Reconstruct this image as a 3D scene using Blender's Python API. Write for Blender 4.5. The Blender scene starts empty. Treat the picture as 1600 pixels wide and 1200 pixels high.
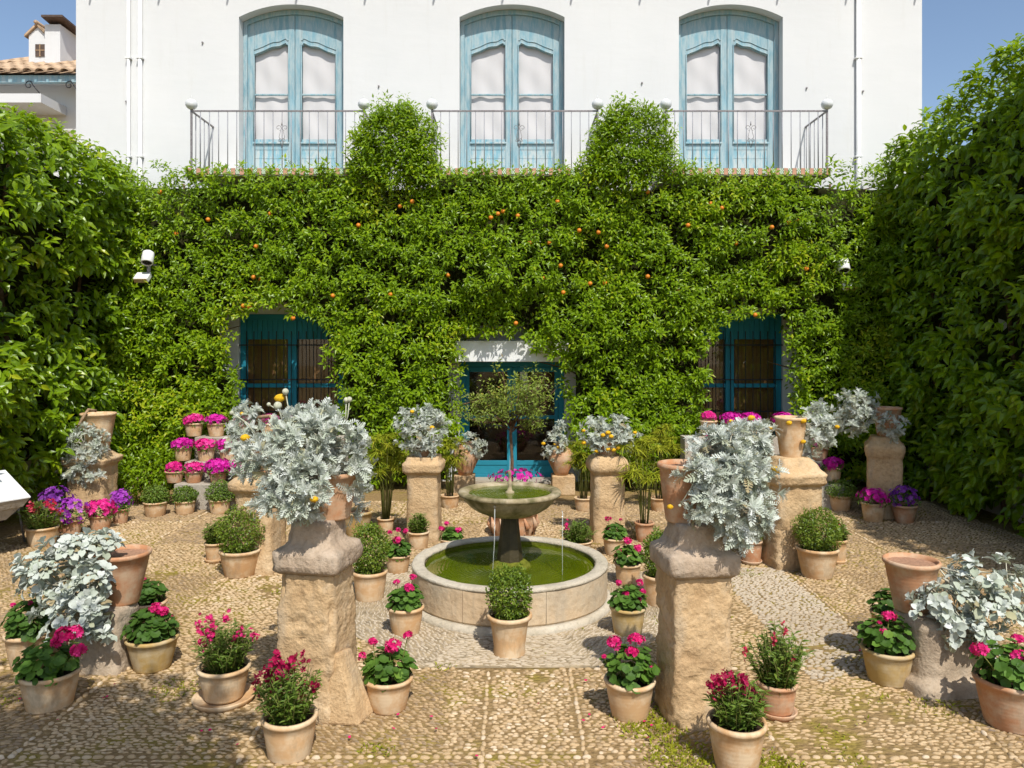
import bpy, math, random
import numpy as np
from mathutils import Vector, Matrix

random.seed(7)
RNG = np.random.default_rng(11)
SC = bpy.context.scene
COL = SC.collection

# ------------------------------------------------------------------ camera, sky, sun, exposure
F, H, HY = 1200.0, 2.35, 540.0            # focal length (photo pixels), eye height (m), horizon row
cam_data = bpy.data.cameras.new('camera')
cam = bpy.data.objects.new('camera', cam_data)
COL.objects.link(cam)
cam.location = (0, 0, H)
cam.rotation_euler = (math.radians(90), 0, 0)
cam_data.sensor_width = 36
cam_data.lens = 36 * F / 1600
cam_data.shift_y = (HY - 600) / 1600
cam_data.clip_end = 2000
SC.camera = cam

TO_SUN = Vector((0.24, -0.70, 1.0)).normalized()
world = bpy.data.worlds.new('World')
SC.world = world
world.use_nodes = True
wn = world.node_tree
bg = wn.nodes['Background']
sky = wn.nodes.new('ShaderNodeTexSky')
sky.sky_type = 'NISHITA'
sky.sun_disc = False
sky.sun_elevation = math.asin(TO_SUN.z)
sky.sun_rotation = math.atan2(TO_SUN.x, TO_SUN.y)
sky.air_density = 1.0
sky.dust_density = 1.2
sky.ozone_density = 1.0
wn.links.new(sky.outputs[0], bg.inputs[0])
bg.inputs[1].default_value = 0.15
sun_data = bpy.data.lights.new('sun', 'SUN')
sun_data.energy = 4.3
sun_data.angle = math.radians(0.55)
sun_data.color = (1.0, 0.965, 0.90)
sun = bpy.data.objects.new('sun', sun_data)
COL.objects.link(sun)
sun.rotation_euler = TO_SUN.to_track_quat('Z', 'Y').to_euler()
sun.location = (3, -8, 14)
SC.view_settings.view_transform = 'Standard'
SC.view_settings.look = 'None'
SC.view_settings.exposure = 0.08
SC.view_settings.gamma = 1.0
SC.cycles.use_denoising = True
SC.cycles.use_adaptive_sampling = True
SC.cycles.adaptive_threshold = 0.02
SC.cycles.max_bounces = 4
SC.cycles.diffuse_bounces = 2
SC.cycles.glossy_bounces = 2
SC.cycles.transmission_bounces = 3
SC.cycles.transparent_max_bounces = 6
SC.cycles.caustics_reflective = False
SC.cycles.caustics_refractive = False

# ------------------------------------------------------------------ helpers
def G(px, py, z=0.0):
    """point at height z seen at photo pixel (px, py)"""
    d = F * (H - z) / (py - HY)
    return Vector(((px - 800) / F * d, d, z))
def AT(px, py, d):
    """point at distance d seen at photo pixel (px, py)"""
    return Vector(((px - 800) / F * d, d, H - (py - HY) / F * d))

def tag(o, label=None, cat=None, group=None, kind=None):
    if label: o['label'] = label
    if cat: o['category'] = cat
    if group: o['group'] = group
    if kind: o['kind'] = kind
    return o
def empty(name, loc=(0, 0, 0), rz=0.0, label=None, cat=None, group=None, kind=None, parent=None):
    o = bpy.data.objects.new(name, None)
    COL.objects.link(o)
    o.location = loc
    o.rotation_euler = (0, 0, rz)
    o.empty_display_size = 0.1
    if parent: o.parent = parent
    return tag(o, label, cat, group, kind)
def link(name, me, mat=None, parent=None, loc=None, rz=None):
    o = bpy.data.objects.new(name, me)
    COL.objects.link(o)
    if mat is not None and not me.materials:
        me.materials.append(mat)
    if parent: o.parent = parent
    if loc is not None: o.location = loc
    if rz is not None: o.rotation_euler = (0, 0, rz)
    return o

def mesh_np(name, V, T, tone=None, smooth=False):
    me = bpy.data.meshes.new(name)
    V = np.asarray(V, dtype=np.float32); T = np.asarray(T, dtype=np.int32)
    me.vertices.add(len(V)); me.vertices.foreach_set('co', V.ravel())
    me.loops.add(T.size); me.loops.foreach_set('vertex_index', T.ravel())
    me.polygons.add(len(T))
    me.polygons.foreach_set('loop_start', np.arange(0, T.size, T.shape[1], dtype=np.int32))
    me.update(calc_edges=True)
    if tone is not None:
        a = me.attributes.new('tone', 'FLOAT', 'POINT')
        a.data.foreach_set('value', np.asarray(tone, dtype=np.float32))
    me.polygons.foreach_set('use_smooth', np.full(len(T), smooth, dtype=bool))
    return me

def unit(a):
    a = np.asarray(a, float)
    return a / np.maximum(np.linalg.norm(a, axis=-1, keepdims=True), 1e-9)
def frames(d, n):
    """rotation matrices whose Y column is d and whose Z column is as near n as possible"""
    d = unit(d); x = unit(np.cross(d, n)); z = np.cross(x, d)
    return np.stack([x, d, z], axis=-1)
def scatter(name, templ, P, R, S, tone, mat, parent=None, smooth=False, kind='stuff'):
    """many copies of a small template in one mesh (leaves, petals, pebbles)"""
    tv, tf = templ
    P = np.asarray(P, float); N = len(P)
    S = np.asarray(S, float)
    if S.ndim == 1: S = np.repeat(S[:, None], 3, axis=1)
    L = tv[None] * S[:, None, :]
    V = np.einsum('nij,nkj->nki', R, L) + P[:, None, :]
    T = (tf[None] + (np.arange(N) * len(tv))[:, None, None]).reshape(-1, tf.shape[1])
    me = mesh_np(name, V.reshape(-1, 3), T, np.repeat(tone, len(tv)), smooth)
    o = link(name, me, mat, parent)
    if kind: o['kind'] = kind
    return o

def vnoise(P, scale=1.0, seed=0):
    """value noise 0..1 at points P"""
    Q = np.asarray(P, float) * scale + seed * 17.31
    I = np.floor(Q).astype(np.int64); Fr = Q - I
    Fr = Fr * Fr * (3 - 2 * Fr)
    def h(a, b, c):
        n = (a * 374761393 + b * 668265263 + c * 2147483647 + seed * 974711) & 0x7fffffff
        n = ((n ^ (n >> 13)) * 1274126177) & 0x7fffffff
        return ((n ^ (n >> 16)) & 0xffff) / 65535.0
    out = 0
    for dx in (0, 1):
        for dy in (0, 1):
            for dz in (0, 1):
                w = (Fr[..., 0] if dx else 1 - Fr[..., 0]) * (Fr[..., 1] if dy else 1 - Fr[..., 1]) * (Fr[..., 2] if dz else 1 - Fr[..., 2])
                out = out + w * h(I[..., 0] + dx, I[..., 1] + dy, I[..., 2] + dz)
    return out
def fbm(P, scale=1.0, seed=0, octaves=3):
    s, a, t = 0, 1.0, 0
    for k in range(octaves):
        s = s + a * vnoise(P, scale * 2 ** k, seed + k); t += a; a *= 0.5
    return s / t

class MB:
    """collects shapes, then builds ONE mesh object"""
    def __init__(s): s.v = []; s.f = []
    def add(s, vs, fs):
        b = len(s.v); s.v += [tuple(v) for v in vs]; s.f += [tuple(i + b for i in f) for f in fs]; return s
    def box(s, x0, x1, y0, y1, z0, z1):
        return s.add([(x0, y0, z0), (x1, y0, z0), (x1, y1, z0), (x0, y1, z0), (x0, y0, z1), (x1, y0, z1), (x1, y1, z1), (x0, y1, z1)],
                     [(0, 3, 2, 1), (4, 5, 6, 7), (0, 1, 5, 4), (1, 2, 6, 5), (2, 3, 7, 6), (3, 0, 4, 7)])
    def lathe(s, prof, n=32, c=(0, 0, 0), wob=0.0, closed=False):
        b = len(s.v); m = len(prof)
        ph = random.random() * 6
        for (r, z) in prof:
            for k in range(n):
                a = 2 * math.pi * k / n
                rr = r * (1 + wob * math.sin(2 * a + ph) + wob * .6 * math.sin(3 * a + 2 * ph))
                s.v.append((c[0] + rr * math.cos(a), c[1] + rr * math.sin(a), c[2] + z))
        for i in range(m - 1 if not closed else m):
            for k in range(n):
                j = (i + 1) % m
                s.f.append((b + i * n + k, b + i * n + (k + 1) % n, b + j * n + (k + 1) % n, b + j * n + k))
        return s
    def disc(s, r, z, n=32, c=(0, 0)):
        b = len(s.v)
        s.v += [(c[0] + r * math.cos(2 * math.pi * k / n), c[1] + r * math.sin(2 * math.pi * k / n), z) for k in range(n)]
        s.f.append(tuple(range(b, b + n))); return s
    def tube(s, pts, r, n=6, cap=True):
        b = len(s.v); pts = [Vector(p) for p in pts]; m = len(pts)
        rs = r if isinstance(r, (list, tuple)) else [r] * m
        for i, p in enumerate(pts):
            t = (pts[min(i + 1, m - 1)] - pts[max(i - 1, 0)])
            t = t.normalized() if t.length > 1e-9 else Vector((0, 0, 1))
            u = t.cross(Vector((0, 0, 1)) if abs(t.z) < .95 else Vector((1, 0, 0))).normalized(); w = t.cross(u)
            for k in range(n):
                a = 2 * math.pi * k / n
                s.v.append(tuple(p + (u * math.cos(a) + w * math.sin(a)) * rs[i]))
        for i in range(m - 1):
            for k in range(n):
                s.f.append((b + i * n + k, b + i * n + (k + 1) % n, b + (i + 1) * n + (k + 1) % n, b + (i + 1) * n + k))
        if cap:
            s.f.append(tuple(range(b, b + n))[::-1]); s.f.append(tuple(range(b + (m - 1) * n, b + m * n)))
        return s
    def ball(s, c, r, n=12, m=8, sz=1.0):
        prof = [(max(r * math.sin(math.pi * i / m), 1e-4), -r * sz * math.cos(math.pi * i / m)) for i in range(m + 1)]
        return s.lathe(prof, n, c)
    def slab(s, xs, zl, zh, y0, y1):
        """front sheet at y0 between two height curves, with its edges running back to y1"""
        n = len(xs); b = len(s.v)
        for y in (y0, y1):
            for k in range(n): s.v.append((xs[k], y, zl[k])); s.v.append((xs[k], y, zh[k]))
        q = 2 * n
        for k in range(n - 1):
            i = b + 2 * k
            s.f.append((i, i + 2, i + 3, i + 1))
            s.f.append((i + q, i + q + 1, i + q + 3, i + q + 2))
            s.f.append((i, i + q, i + q + 2, i + 2))
            s.f.append((i + 1, i + 3, i + q + 3, i + q + 1))
        s.f.append((b, b + 1, b + q + 1, b + q)); e = b + 2 * (n - 1)
        s.f.append((e, e + q, e + q + 1, e + 1)); return s
    def mesh(s, name, smooth=False):
        me = bpy.data.meshes.new(name); me.from_pydata(s.v, [], s.f); me.update()
        me.polygons.foreach_set('use_smooth', [smooth] * len(me.polygons)); return me
    def build(s, name, mat, parent=None, smooth=False, loc=None, bevel=0.0, rz=None):
        o = link(name, s.mesh(name, smooth), mat, parent, loc, rz)
        if bevel:
            m = o.modifiers.new('edge', 'BEVEL'); m.width = bevel; m.segments = 2; m.limit_method = 'ANGLE'
        return o

# ------------------------------------------------------------------ materials
class NT:
    def __init__(s, name):
        s.m = bpy.data.materials.new(name); s.m.use_nodes = True
        s.t = s.m.node_tree; s.n = s.t.nodes; s.b = s.n['Principled BSDF']; s.out = s.n['Material Output']
    def node(s, typ, **kw):
        n = s.n.new(typ)
        for k, v in kw.items(): setattr(n, k, v)
        return n
    def l(s, a, b): s.t.links.new(a, b)
    def coord(s, which='Object', scale=(1, 1, 1)):
        c = s.node('ShaderNodeTexCoord'); m = s.node('ShaderNodeMapping'); m.inputs['Scale'].default_value = scale
        s.l(c.outputs[which], m.inputs[0]); return m.outputs[0]
    def noise(s, vec, scale, detail=4, rough=.55):
        n = s.node('ShaderNodeTexNoise'); n.inputs['Scale'].default_value = scale; n.inputs['Detail'].default_value = detail
        n.inputs['Roughness'].default_value = rough; s.l(vec, n.inputs['Vector']); return n.outputs['Fac']
    def ramp(s, fac, stops, interp='LINEAR'):
        r = s.node('ShaderNodeValToRGB'); r.color_ramp.interpolation = interp
        e = r.color_ramp.elements
        while len(e) < len(stops): e.new(.5)
        for i, (p, c) in enumerate(stops):
            e[i].position = p; e[i].color = (c[0], c[1], c[2], 1) if len(c) == 3 else c
        s.l(fac, r.inputs[0]); return r.outputs[0]
    def mix(s, fac, a, b, mode='MIX'):
        m = s.node('ShaderNodeMix', data_type='RGBA', blend_type=mode)
        for sock, val in ((m.inputs[0], fac), (m.inputs[6], a), (m.inputs[7], b)):
            if hasattr(val, 'links'): s.l(val, sock)
            elif isinstance(val, (int, float)): sock.default_value = val
            else: sock.default_value = (*val, 1)
        return m.outputs[2]
    def math(s, op, a, b=0.0):
        m = s.node('ShaderNodeMath', operation=op)
        for sock, val in ((m.inputs[0], a), (m.inputs[1], b)):
            if hasattr(val, 'links'): s.l(val, sock)
            else: sock.default_value = val
        return m.outputs[0]
    def bump(s, h, strength=.4, dist=.02):
        b = s.node('ShaderNodeBump'); b.inputs['Strength'].default_value = strength; b.inputs['Distance'].default_value = dist
        s.l(h, b.inputs['Height']); s.l(b.outputs[0], s.b.inputs['Normal']); return b
    def color(s, c):
        if hasattr(c, 'links'): s.l(c, s.b.inputs['Base Color'])
        else: s.b.inputs['Base Color'].default_value = (*c, 1)
    def set(s, rough=.7, spec=.3, metal=0.0):
        s.b.inputs['Roughness'].default_value = rough; s.b.inputs['Specular IOR Level'].default_value = spec
        s.b.inputs['Metallic'].default_value = metal; return s

def plain(name, c, rough=.7, spec=.3, metal=0.0, var=.12, scale=9.0, bump=0.0):
    n = NT(name); n.set(rough, spec, metal)
    v = n.coord(); f = n.noise(v, scale)
    lo = [x * (1 - var) for x in c]; hi = [min(1, x * (1 + var)) for x in c]
    n.color(n.ramp(f, [(.3, lo), (.7, hi)]))
    if bump: n.bump(n.noise(v, scale * 4), bump, .01)
    return n.m

def leaf_mat(name, stops, trans=.35, rough=.42, spec=.45, tcol=None):
    n = NT(name); n.set(rough, spec)
    a = n.node('ShaderNodeAttribute', attribute_name='tone')
    c = n.ramp(a.outputs['Fac'], stops); n.color(c)
    t = n.node('ShaderNodeBsdfTranslucent')
    n.l(n.mix(.75, c, tcol, 'MULTIPLY') if tcol else c, t.inputs[0])
    if tcol:
        n.l(n.mix(.5, c, tcol), t.inputs[0])
    mx = n.node('ShaderNodeMixShader'); mx.inputs[0].default_value = trans
    n.l(n.b.outputs[0], mx.inputs[1]); n.l(t.outputs[0], mx.inputs[2]); n.l(mx.outputs[0], n.out.inputs[0])
    return n.m

M = {}
# white lime-washed wall
n = NT('limewash'); n.set(.9, .15); v = n.coord()
f1 = n.noise(v, .7, 5); f2 = n.noise(v, 14, 4)
c = n.ramp(f1, [(.3, (.66, .665, .66)), (.7, (.71, .71, .70))])
sc = n.noise(n.coord(scale=(3, 3, .35)), 2.2, 6, .7)
c = n.mix(n.ramp(sc, [(.55, (0, 0, 0)), (.8, (.30, .30, .30))]), c, (.56, .54, .49)); n.color(c)
bw = n.noise(n.coord(scale=(1, 1, 3.5)), 1.8, 5)
n.bump(n.math('ADD', n.math('MULTIPLY', bw, 2.5), n.math('MULTIPLY', f2, .35)), .07, .02); M['wall'] = n.m
M['wall2'] = plain('old_plaster', (.62, .58, .5), .9, .1, var=.1, scale=1.5, bump=.3)
# weathered blue paint
def blue(name, c, worn, lo=.5, hi=.66):
    n = NT(name); n.set(.6, .3); v = n.coord(scale=(1, 1, 1))
    f = n.noise(n.coord(scale=(14, 14, 2.5)), 1.3, 7, .7)
    base = n.ramp(n.noise(v, 1.3, 4), [(.3, [x * .85 for x in c]), (.7, [min(1, x * 1.15) for x in c])])
    n.color(n.mix(n.ramp(f, [(lo, (0, 0, 0)), (hi, (.75, .75, .75))]), base, worn))
    n.bump(f, .25, .006); return n.m
M['blue_up'] = blue('weathered_blue_paint', (.19, .36, .43), (.44, .51, .51), .36, .62)
M['blue_panel'] = blue('flaking_blue_paint', (.20, .40, .48), (.54, .57, .55), .42, .56)
M['blue_low'] = blue('deep_blue_paint', (.02, .24, .34), (.06, .28, .36), .6, .9)
M['curtain'] = plain('white_blind', (.66, .64, .63), .95, .1, var=.03, scale=2)
M['iron'] = plain('grey_iron', (.24, .22, .22), .6, .4, .3, var=.3, scale=40)
M['ironlight'] = plain('pale_painted_iron', (.30, .30, .32), .6, .4, .2, var=.15, scale=40)
M['darkiron'] = plain('dark_iron', (.03, .03, .035), .6, .4, .3)
M['globe'] = plain('white_glass_globe', (.68, .69, .68), .25, .5, var=.08, scale=6)
M['tile_red'] = plain('terracotta_edge_tile', (.55, .30, .20), .8, .2, var=.2)
n = NT('glazed_edge_tile'); n.set(.4, .5); v = n.coord('Generated')
ck = n.node('ShaderNodeTexChecker'); ck.inputs['Scale'].default_value = 4.0; ck.inputs[1].default_value = (.75, .72, .6, 1); ck.inputs[2].default_value = (.12, .32, .16, 1)
n.l(v, ck.inputs[0]); n.color(ck.outputs[0]); M['tile_green'] = n.m
M['white_paint'] = plain('white_paint', (.78, .78, .76), .6, .3, var=.05)
M['dark'] = plain('dark_room', (.03, .028, .025), .9, .1)
M['metal_cap'] = plain('rusty_dark_sheet', (.10, .07, .055), .7, .3, var=.3)
# glass
n = NT('window_glass'); t = n.node('ShaderNodeBsdfTransparent'); g = n.node('ShaderNodeBsdfGlossy'); g.inputs['Roughness'].default_value = .03
lwt = n.node('ShaderNodeLayerWeight'); fr = n.math('ADD', n.math('MULTIPLY', n.math('POWER', lwt.outputs['Facing'], 4.0), .6), .05)
mx = n.node('ShaderNodeMixShader'); n.l(fr, mx.inputs[0]); n.l(t.outputs[0], mx.inputs[1]); n.l(g.outputs[0], mx.inputs[2]); n.l(mx.outputs[0], n.out.inputs[0])
M['glass'] = n.m
# reed blind
n = NT('reed_blind'); n.set(.8, .2); v = n.coord(scale=(1, 1, 1))
w = n.node('ShaderNodeTexWave'); w.inputs['Scale'].default_value = 16; w.inputs['Distortion'].default_value = 1.2; w.bands_direction = 'X'; n.l(v, w.inputs[0])
n.color(n.mix(n.noise(n.coord(scale=(8, 8, 1.2)), 3, 4), n.ramp(w.outputs['Fac'], [(.1, (.07, .035, .012)), (.8, (.30, .16, .06))]), (.16, .08, .03)))
n.bump(w.outputs['Fac'], .5, .01); M['reed'] = n.m
# terracotta
def terracotta(name, c1, c2, lime):
    n = NT(name); n.set(.85, .2); v = n.coord()
    oi = n.node('ShaderNodeObjectInfo')
    base = n.ramp(n.math('ADD', n.math('MULTIPLY', n.noise(v, 5, 5), .6), n.math('MULTIPLY', oi.outputs['Random'], .4)), [(.2, c1), (.75, c2)])
    v2 = n.coord(scale=(1, 1, 1)); mp = n.node('ShaderNodeMapping'); n.l(v2, mp.inputs[0]); n.l(oi.outputs['Random'], mp.inputs['Location'])
    blot = n.noise(mp.outputs[0], 7, 6, .65)
    base = n.mix(n.ramp(blot, [(.42, (0, 0, 0)), (.62, (.9, .9, .9))]), base, lime)
    dirt = n.noise(n.coord(scale=(3, 3, 1)), 3.5, 7, .7)
    base = n.mix(n.ramp(dirt, [(.54, (0, 0, 0)), (.74, (.6, .6, .6))]), base, (.30, .22, .14))
    n.color(base)
    w = n.node('ShaderNodeTexWave'); w.bands_direction = 'Z'; w.inputs['Scale'].default_value = 13; w.inputs['Distortion'].default_value = 4.0; w.inputs['Detail'].default_value = 3; n.l(v, w.inputs[0])
    n.bump(n.math('ADD', n.math('MULTIPLY', w.outputs['Fac'], .6), n.math('MULTIPLY', n.noise(v, 60, 3), .5)), .09, .006)
    return n.m
M['pot'] = terracotta('pale_terracotta', (.53, .30, .135), (.65, .415, .215), (.71, .55, .36))
M['potred'] = terracotta('orange_terracotta', (.46, .21, .10), (.56, .29, .15), (.58, .42, .28))
M['potyellow'] = terracotta('ochre_terracotta', (.44, .28, .09), (.52, .35, .13), (.58, .46, .28))
M['soil'] = plain('potting_soil', (.055, .035, .022), .95, .1, var=.5, scale=60, bump=.8)
M['drysoil'] = plain('dry_pink_soil', (.42, .24, .15), .95, .1, var=.25, scale=50, bump=.8)
# sandstone
def stone(name, c1, c2, c3, sc=1.0):
    n = NT(name); n.set(.92, .12); v = n.coord()
    f = n.noise(v, 3.2 * sc, 6, .65); g = n.noise(v, 26 * sc, 5, .7)
    c = n.ramp(f, [(.28, c1), (.5, c2), (.74, c3)])
    c = n.mix(n.ramp(g, [(.3, (.35, .35, .35)), (.5, (0, 0, 0))]), c, [x * .55 for x in c1])
    st = n.noise(n.coord(scale=(5, 5, .8)), 1.6, 5)
    c = n.mix(n.ramp(st, [(.55, (0, 0, 0)), (.75, (.4, .4, .4))]), c, (.30, .27, .22))
    n.color(c)
    vo = n.node('ShaderNodeTexVoronoi'); vo.inputs['Scale'].default_value = 45 * sc; n.l(v, vo.inputs['Vector'])
    n.bump(n.math('ADD', n.math('MULTIPLY', g, 1.3), n.math('MULTIPLY', vo.outputs['Distance'], .4)), .7, .012)
    return n.m
M['stone'] = stone('worn_sandstone', (.43, .275, .14), (.59, .405, .22), (.66, .51, .33))
M['stonecap'] = stone('lichened_cap_stone', (.30, .22, .15), (.46, .35, .25), (.58, .47, .36))
M['stonegrey'] = stone('grey_weathered_stone', (.30, .225, .155), (.45, .35, .245), (.53, .43, .32))
M['concrete'] = stone('pale_concrete', (.34, .29, .23), (.42, .37, .30), (.48, .43, .36), .7)
M['basin'] = stone('fountain_marble', (.57, .39, .22), (.63, .48, .31), (.52, .46, .35), .4)
M['basinrim'] = stone('worn_pale_rim', (.42, .37, .27), (.54, .47, .36), (.60, .54, .43), 1.0)
n = NT('mossy_marble'); n.set(.8, .25); v = n.coord()
c = n.ramp(n.noise(v, 4.5, 6, .65), [(.3, (.16, .13, .05)), (.5, (.36, .29, .17)), (.72, (.54, .46, .33))])
c = n.mix(n.ramp(n.noise(n.coord(scale=(6, 6, 1.0)), 1.5, 5), [(.45, (0, 0, 0)), (.65, (.8, .8, .8))]), c, (.09, .085, .025)); n.color(c)
n.bump(n.noise(v, 30, 5), .5, .01); M['bowl'] = n.m
M['stem'] = plain('wet_mossy_stone', (.055, .042, .018), .6, .4, var=.4, scale=10, bump=.5)
M['moss'] = plain('green_moss', (.15, .16, .02), .95, .1, var=.35, scale=30, bump=.8)
n = NT('green_water'); n.set(.03, .55); v = n.coord()
wv = n.node('ShaderNodeTexWave', wave_type='RINGS', rings_direction='Z'); wv.inputs['Scale'].default_value = 9; wv.inputs['Distortion'].default_value = 3.5; wv.inputs['Detail'].default_value = 2; n.l(v, wv.inputs[0])
n.color(n.ramp(n.noise(v, 2.2, 3, .5), [(.3, (.045, .066, .002)), (.6, (.09, .115, .003)), (.85, (.15, .17, .004))]))
n.bump(n.math('ADD', n.math('MULTIPLY', wv.outputs['Fac'], .5), n.noise(v, 7, 2)), .07, .02); M['water'] = n.m
n = NT('falling_water'); n.set(.05, .8); n.color((.75, .78, .74)); n.b.inputs['Alpha'].default_value = .35; M['jet'] = n.m

# ground
n = NT('earth_and_moss'); n.set(.95, .1); v = n.coord()
big = n.noise(v, .9, 5, .6); fine = n.noise(v, 22, 5, .7)
sand = n.ramp(fine, [(.3, (.21, .135, .058)), (.7, (.36, .245, .115))])
moss = n.ramp(fine, [(.3, (.18, .15, .015)), (.7, (.33, .265, .03))])
mf = n.ramp(n.math('ADD', n.math('MULTIPLY', big, .8), n.math('MULTIPLY', n.noise(v, 6, 4), .35)), [(.57, (0, 0, 0)), (.70, (.8, .8, .8))])
c = n.mix(mf, sand, moss)
vo = n.node('ShaderNodeTexVoronoi'); vo.inputs['Scale'].default_value = 24; n.l(n.coord(scale=(1, 1.5, 1)), vo.inputs['Vector'])
n.color(c)
n.bump(n.math('ADD', fine, n.math('MULTIPLY', vo.outputs['Distance'], -1.0)), .7, .02); M['ground'] = n.m
n = NT('river_pebble'); n.set(.8, .2)
a = n.node('ShaderNodeAttribute', attribute_name='tone')
c = n.ramp(a.outputs['Fac'], [(0, (.23, .17, .125)), (.2, (.32, .22, .125)), (.45, (.43, .295, .16)), (.7, (.53, .37, .20)), (.9, (.61, .45, .275)), (1, (.67, .53, .37))])
f = n.noise(n.coord(), 40, 4, .6)
c = n.mix(n.ramp(f, [(.35, (.5, .5, .5)), (.55, (0, 0, 0))]), c, (.24, .19, .11)); n.color(c)
n.bump(f, .3, .004); M['pebble'] = n.m
n = NT('pale_thin_stone'); n.set(.85, .15)
a = n.node('ShaderNodeAttribute', attribute_name='tone')
n.color(n.ramp(a.outputs['Fac'], [(0, (.28, .22, .15)), (.4, (.43, .35, .25)), (.8, (.55, .46, .34)), (1, (.62, .55, .44))]))
n.bump(n.noise(n.coord(), 50, 3), .3, .004); M['thinstone'] = n.m
M['mortar'] = plain('pale_mortar', (.34, .265, .165), .95, .1, var=.35, scale=9, bump=.6)
M['hedge_shade'] = plain('painted_hedge_shade', (.035, .036, .012), .95, .1, var=.6, scale=18, bump=1.0)  # near-black green stands in for the shade inside the hedges
M['roof'] = plain('clay_roof_tile', (.44, .31, .20), .9, .1, var=.4, scale=5, bump=.4)
M['orange'] = plain('orange_peel', (.62, .20, .015), .5, .4, var=.4, scale=14)

# leaves
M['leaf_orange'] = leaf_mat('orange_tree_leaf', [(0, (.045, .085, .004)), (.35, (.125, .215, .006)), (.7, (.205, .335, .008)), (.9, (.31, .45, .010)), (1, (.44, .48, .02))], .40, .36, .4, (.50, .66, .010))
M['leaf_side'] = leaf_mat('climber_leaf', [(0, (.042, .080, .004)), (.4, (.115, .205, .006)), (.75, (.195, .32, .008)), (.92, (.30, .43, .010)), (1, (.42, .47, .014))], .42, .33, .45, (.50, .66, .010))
M['leaf_box'] = leaf_mat('boxwood_leaf', [(0, (.03, .06, .006)), (.4, (.09, .16, .012)), (.8, (.20, .28, .025)), (1, (.34, .38, .06))], .3, .4, .45, (.4, .5, .03))
M['leaf_ger'] = leaf_mat('geranium_leaf', [(0, (.03, .07, .010)), (.5, (.075, .16, .020)), (.85, (.13, .25, .03)), (1, (.26, .32, .04))], .25, .6, .3, (.25, .42, .03))
M['leaf_snap'] = leaf_mat('snapdragon_leaf', [(0, (.05, .09, .012)), (.5, (.11, .19, .022)), (1, (.22, .30, .05))], .3, .5, .35, (.35, .45, .04))
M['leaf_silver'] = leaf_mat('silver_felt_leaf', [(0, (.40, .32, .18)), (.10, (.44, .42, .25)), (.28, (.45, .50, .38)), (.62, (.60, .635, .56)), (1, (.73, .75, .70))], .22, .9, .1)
M['leaf_pap'] = leaf_mat('papyrus_blade', [(0, (.16, .21, .01)), (.5, (.30, .36, .02)), (1, (.48, .46, .04))], .3, .5, .3, (.45, .45, .03))
M['leaf_tree'] = leaf_mat('small_tree_leaf', [(0, (.07, .10, .012)), (.5, (.18, .25, .03)), (.9, (.32, .38, .05)), (1, (.46, .30, .06))], .3, .45, .4, (.35, .42, .05))
M['weed'] = leaf_mat('weed_blade', [(0, (.16, .17, .012)), (.6, (.32, .34, .02)), (1, (.46, .42, .04))], .3, .6, .2, (.4, .45, .03))
def petal(name, lo, mid, hi): return leaf_mat(name, [(0, lo), (.6, mid), (1, hi)], .25, .55, .25)
M['pink'] = petal('magenta_geranium_petal', (.42, .004, .08), (.70, .012, .16), (.85, .05, .28))
M['magenta'] = petal('magenta_petunia_petal', (.42, .004, .22), (.68, .012, .36), (.80, .05, .50))
M['hotpink'] = petal('hot_pink_petal', (.55, .008, .17), (.80, .02, .28), (.88, .10, .42))
M['purple'] = petal('purple_cineraria_petal', (.20, .012, .28), (.42, .05, .52), (.60, .20, .65))
M['violet'] = petal('dark_violet_petal', (.10, .01, .18), (.22, .03, .34), (.36, .10, .48))
M['red'] = petal('red_snapdragon_petal', (.45, .01, .05), (.70, .04, .12), (.80, .15, .18))
M['crimson'] = petal('crimson_snapdragon_petal', (.20, .002, .03), (.42, .006, .07), (.60, .03, .14))
M['yellow'] = plain('yellow_button_flower', (.80, .46, .02), .8, .2, var=.25, scale=60, bump=.8)
M['bud'] = plain('felted_bud', (.46, .46, .34), .95, .1, var=.2, scale=50)
M['bark'] = plain('brown_bark', (.16, .10, .06), .95, .1, var=.4, scale=25, bump=.7)
M['stalk'] = plain('green_stalk', (.16, .17, .04), .7, .3, var=.3, scale=12)
M['silverstalk'] = plain('felted_stalk', (.52, .49, .38), .9, .1, var=.2, scale=30)
M['drystalk'] = plain('dry_woody_stalk', (.34, .23, .14), .95, .1, var=.3, scale=20, bump=.5)

# ------------------------------------------------------------------ small templates (axis +Y, upper side +Z)
def T_leaf(w=.42, fold=.10, droop=.16):
    v = np.array([(0, 0, 0), (-w * .5, .42, fold), (0, .45, 0), (w * .5, .42, fold), (0, 1, -droop)], float)
    f = np.array([(0, 2, 1), (0, 3, 2), (2, 4, 1), (2, 3, 4)]); return v, f
def T_leaf8(w=.45, fold=.07, droop=.22):
    v = np.array([(0, 0, 0), (-w * .38, .22, fold * .8), (w * .38, .22, fold * .8), (0, .25, -.0), (-w * .5, .5, fold), (w * .5, .5, fold), (0, .53, -droop * .25),
                  (-w * .27, .78, fold * .5 - droop * .5), (w * .27, .78, fold * .5 - droop * .5), (0, .79, -droop * .6), (0, 1, -droop)], float)
    f = np.array([(0, 3, 1), (0, 2, 3), (1, 3, 6), (1, 6, 4), (3, 2, 5), (3, 5, 6), (4, 6, 9), (4, 9, 7), (6, 5, 8), (6, 8, 9), (7, 9, 10), (9, 8, 10)]); return v, f
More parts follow.
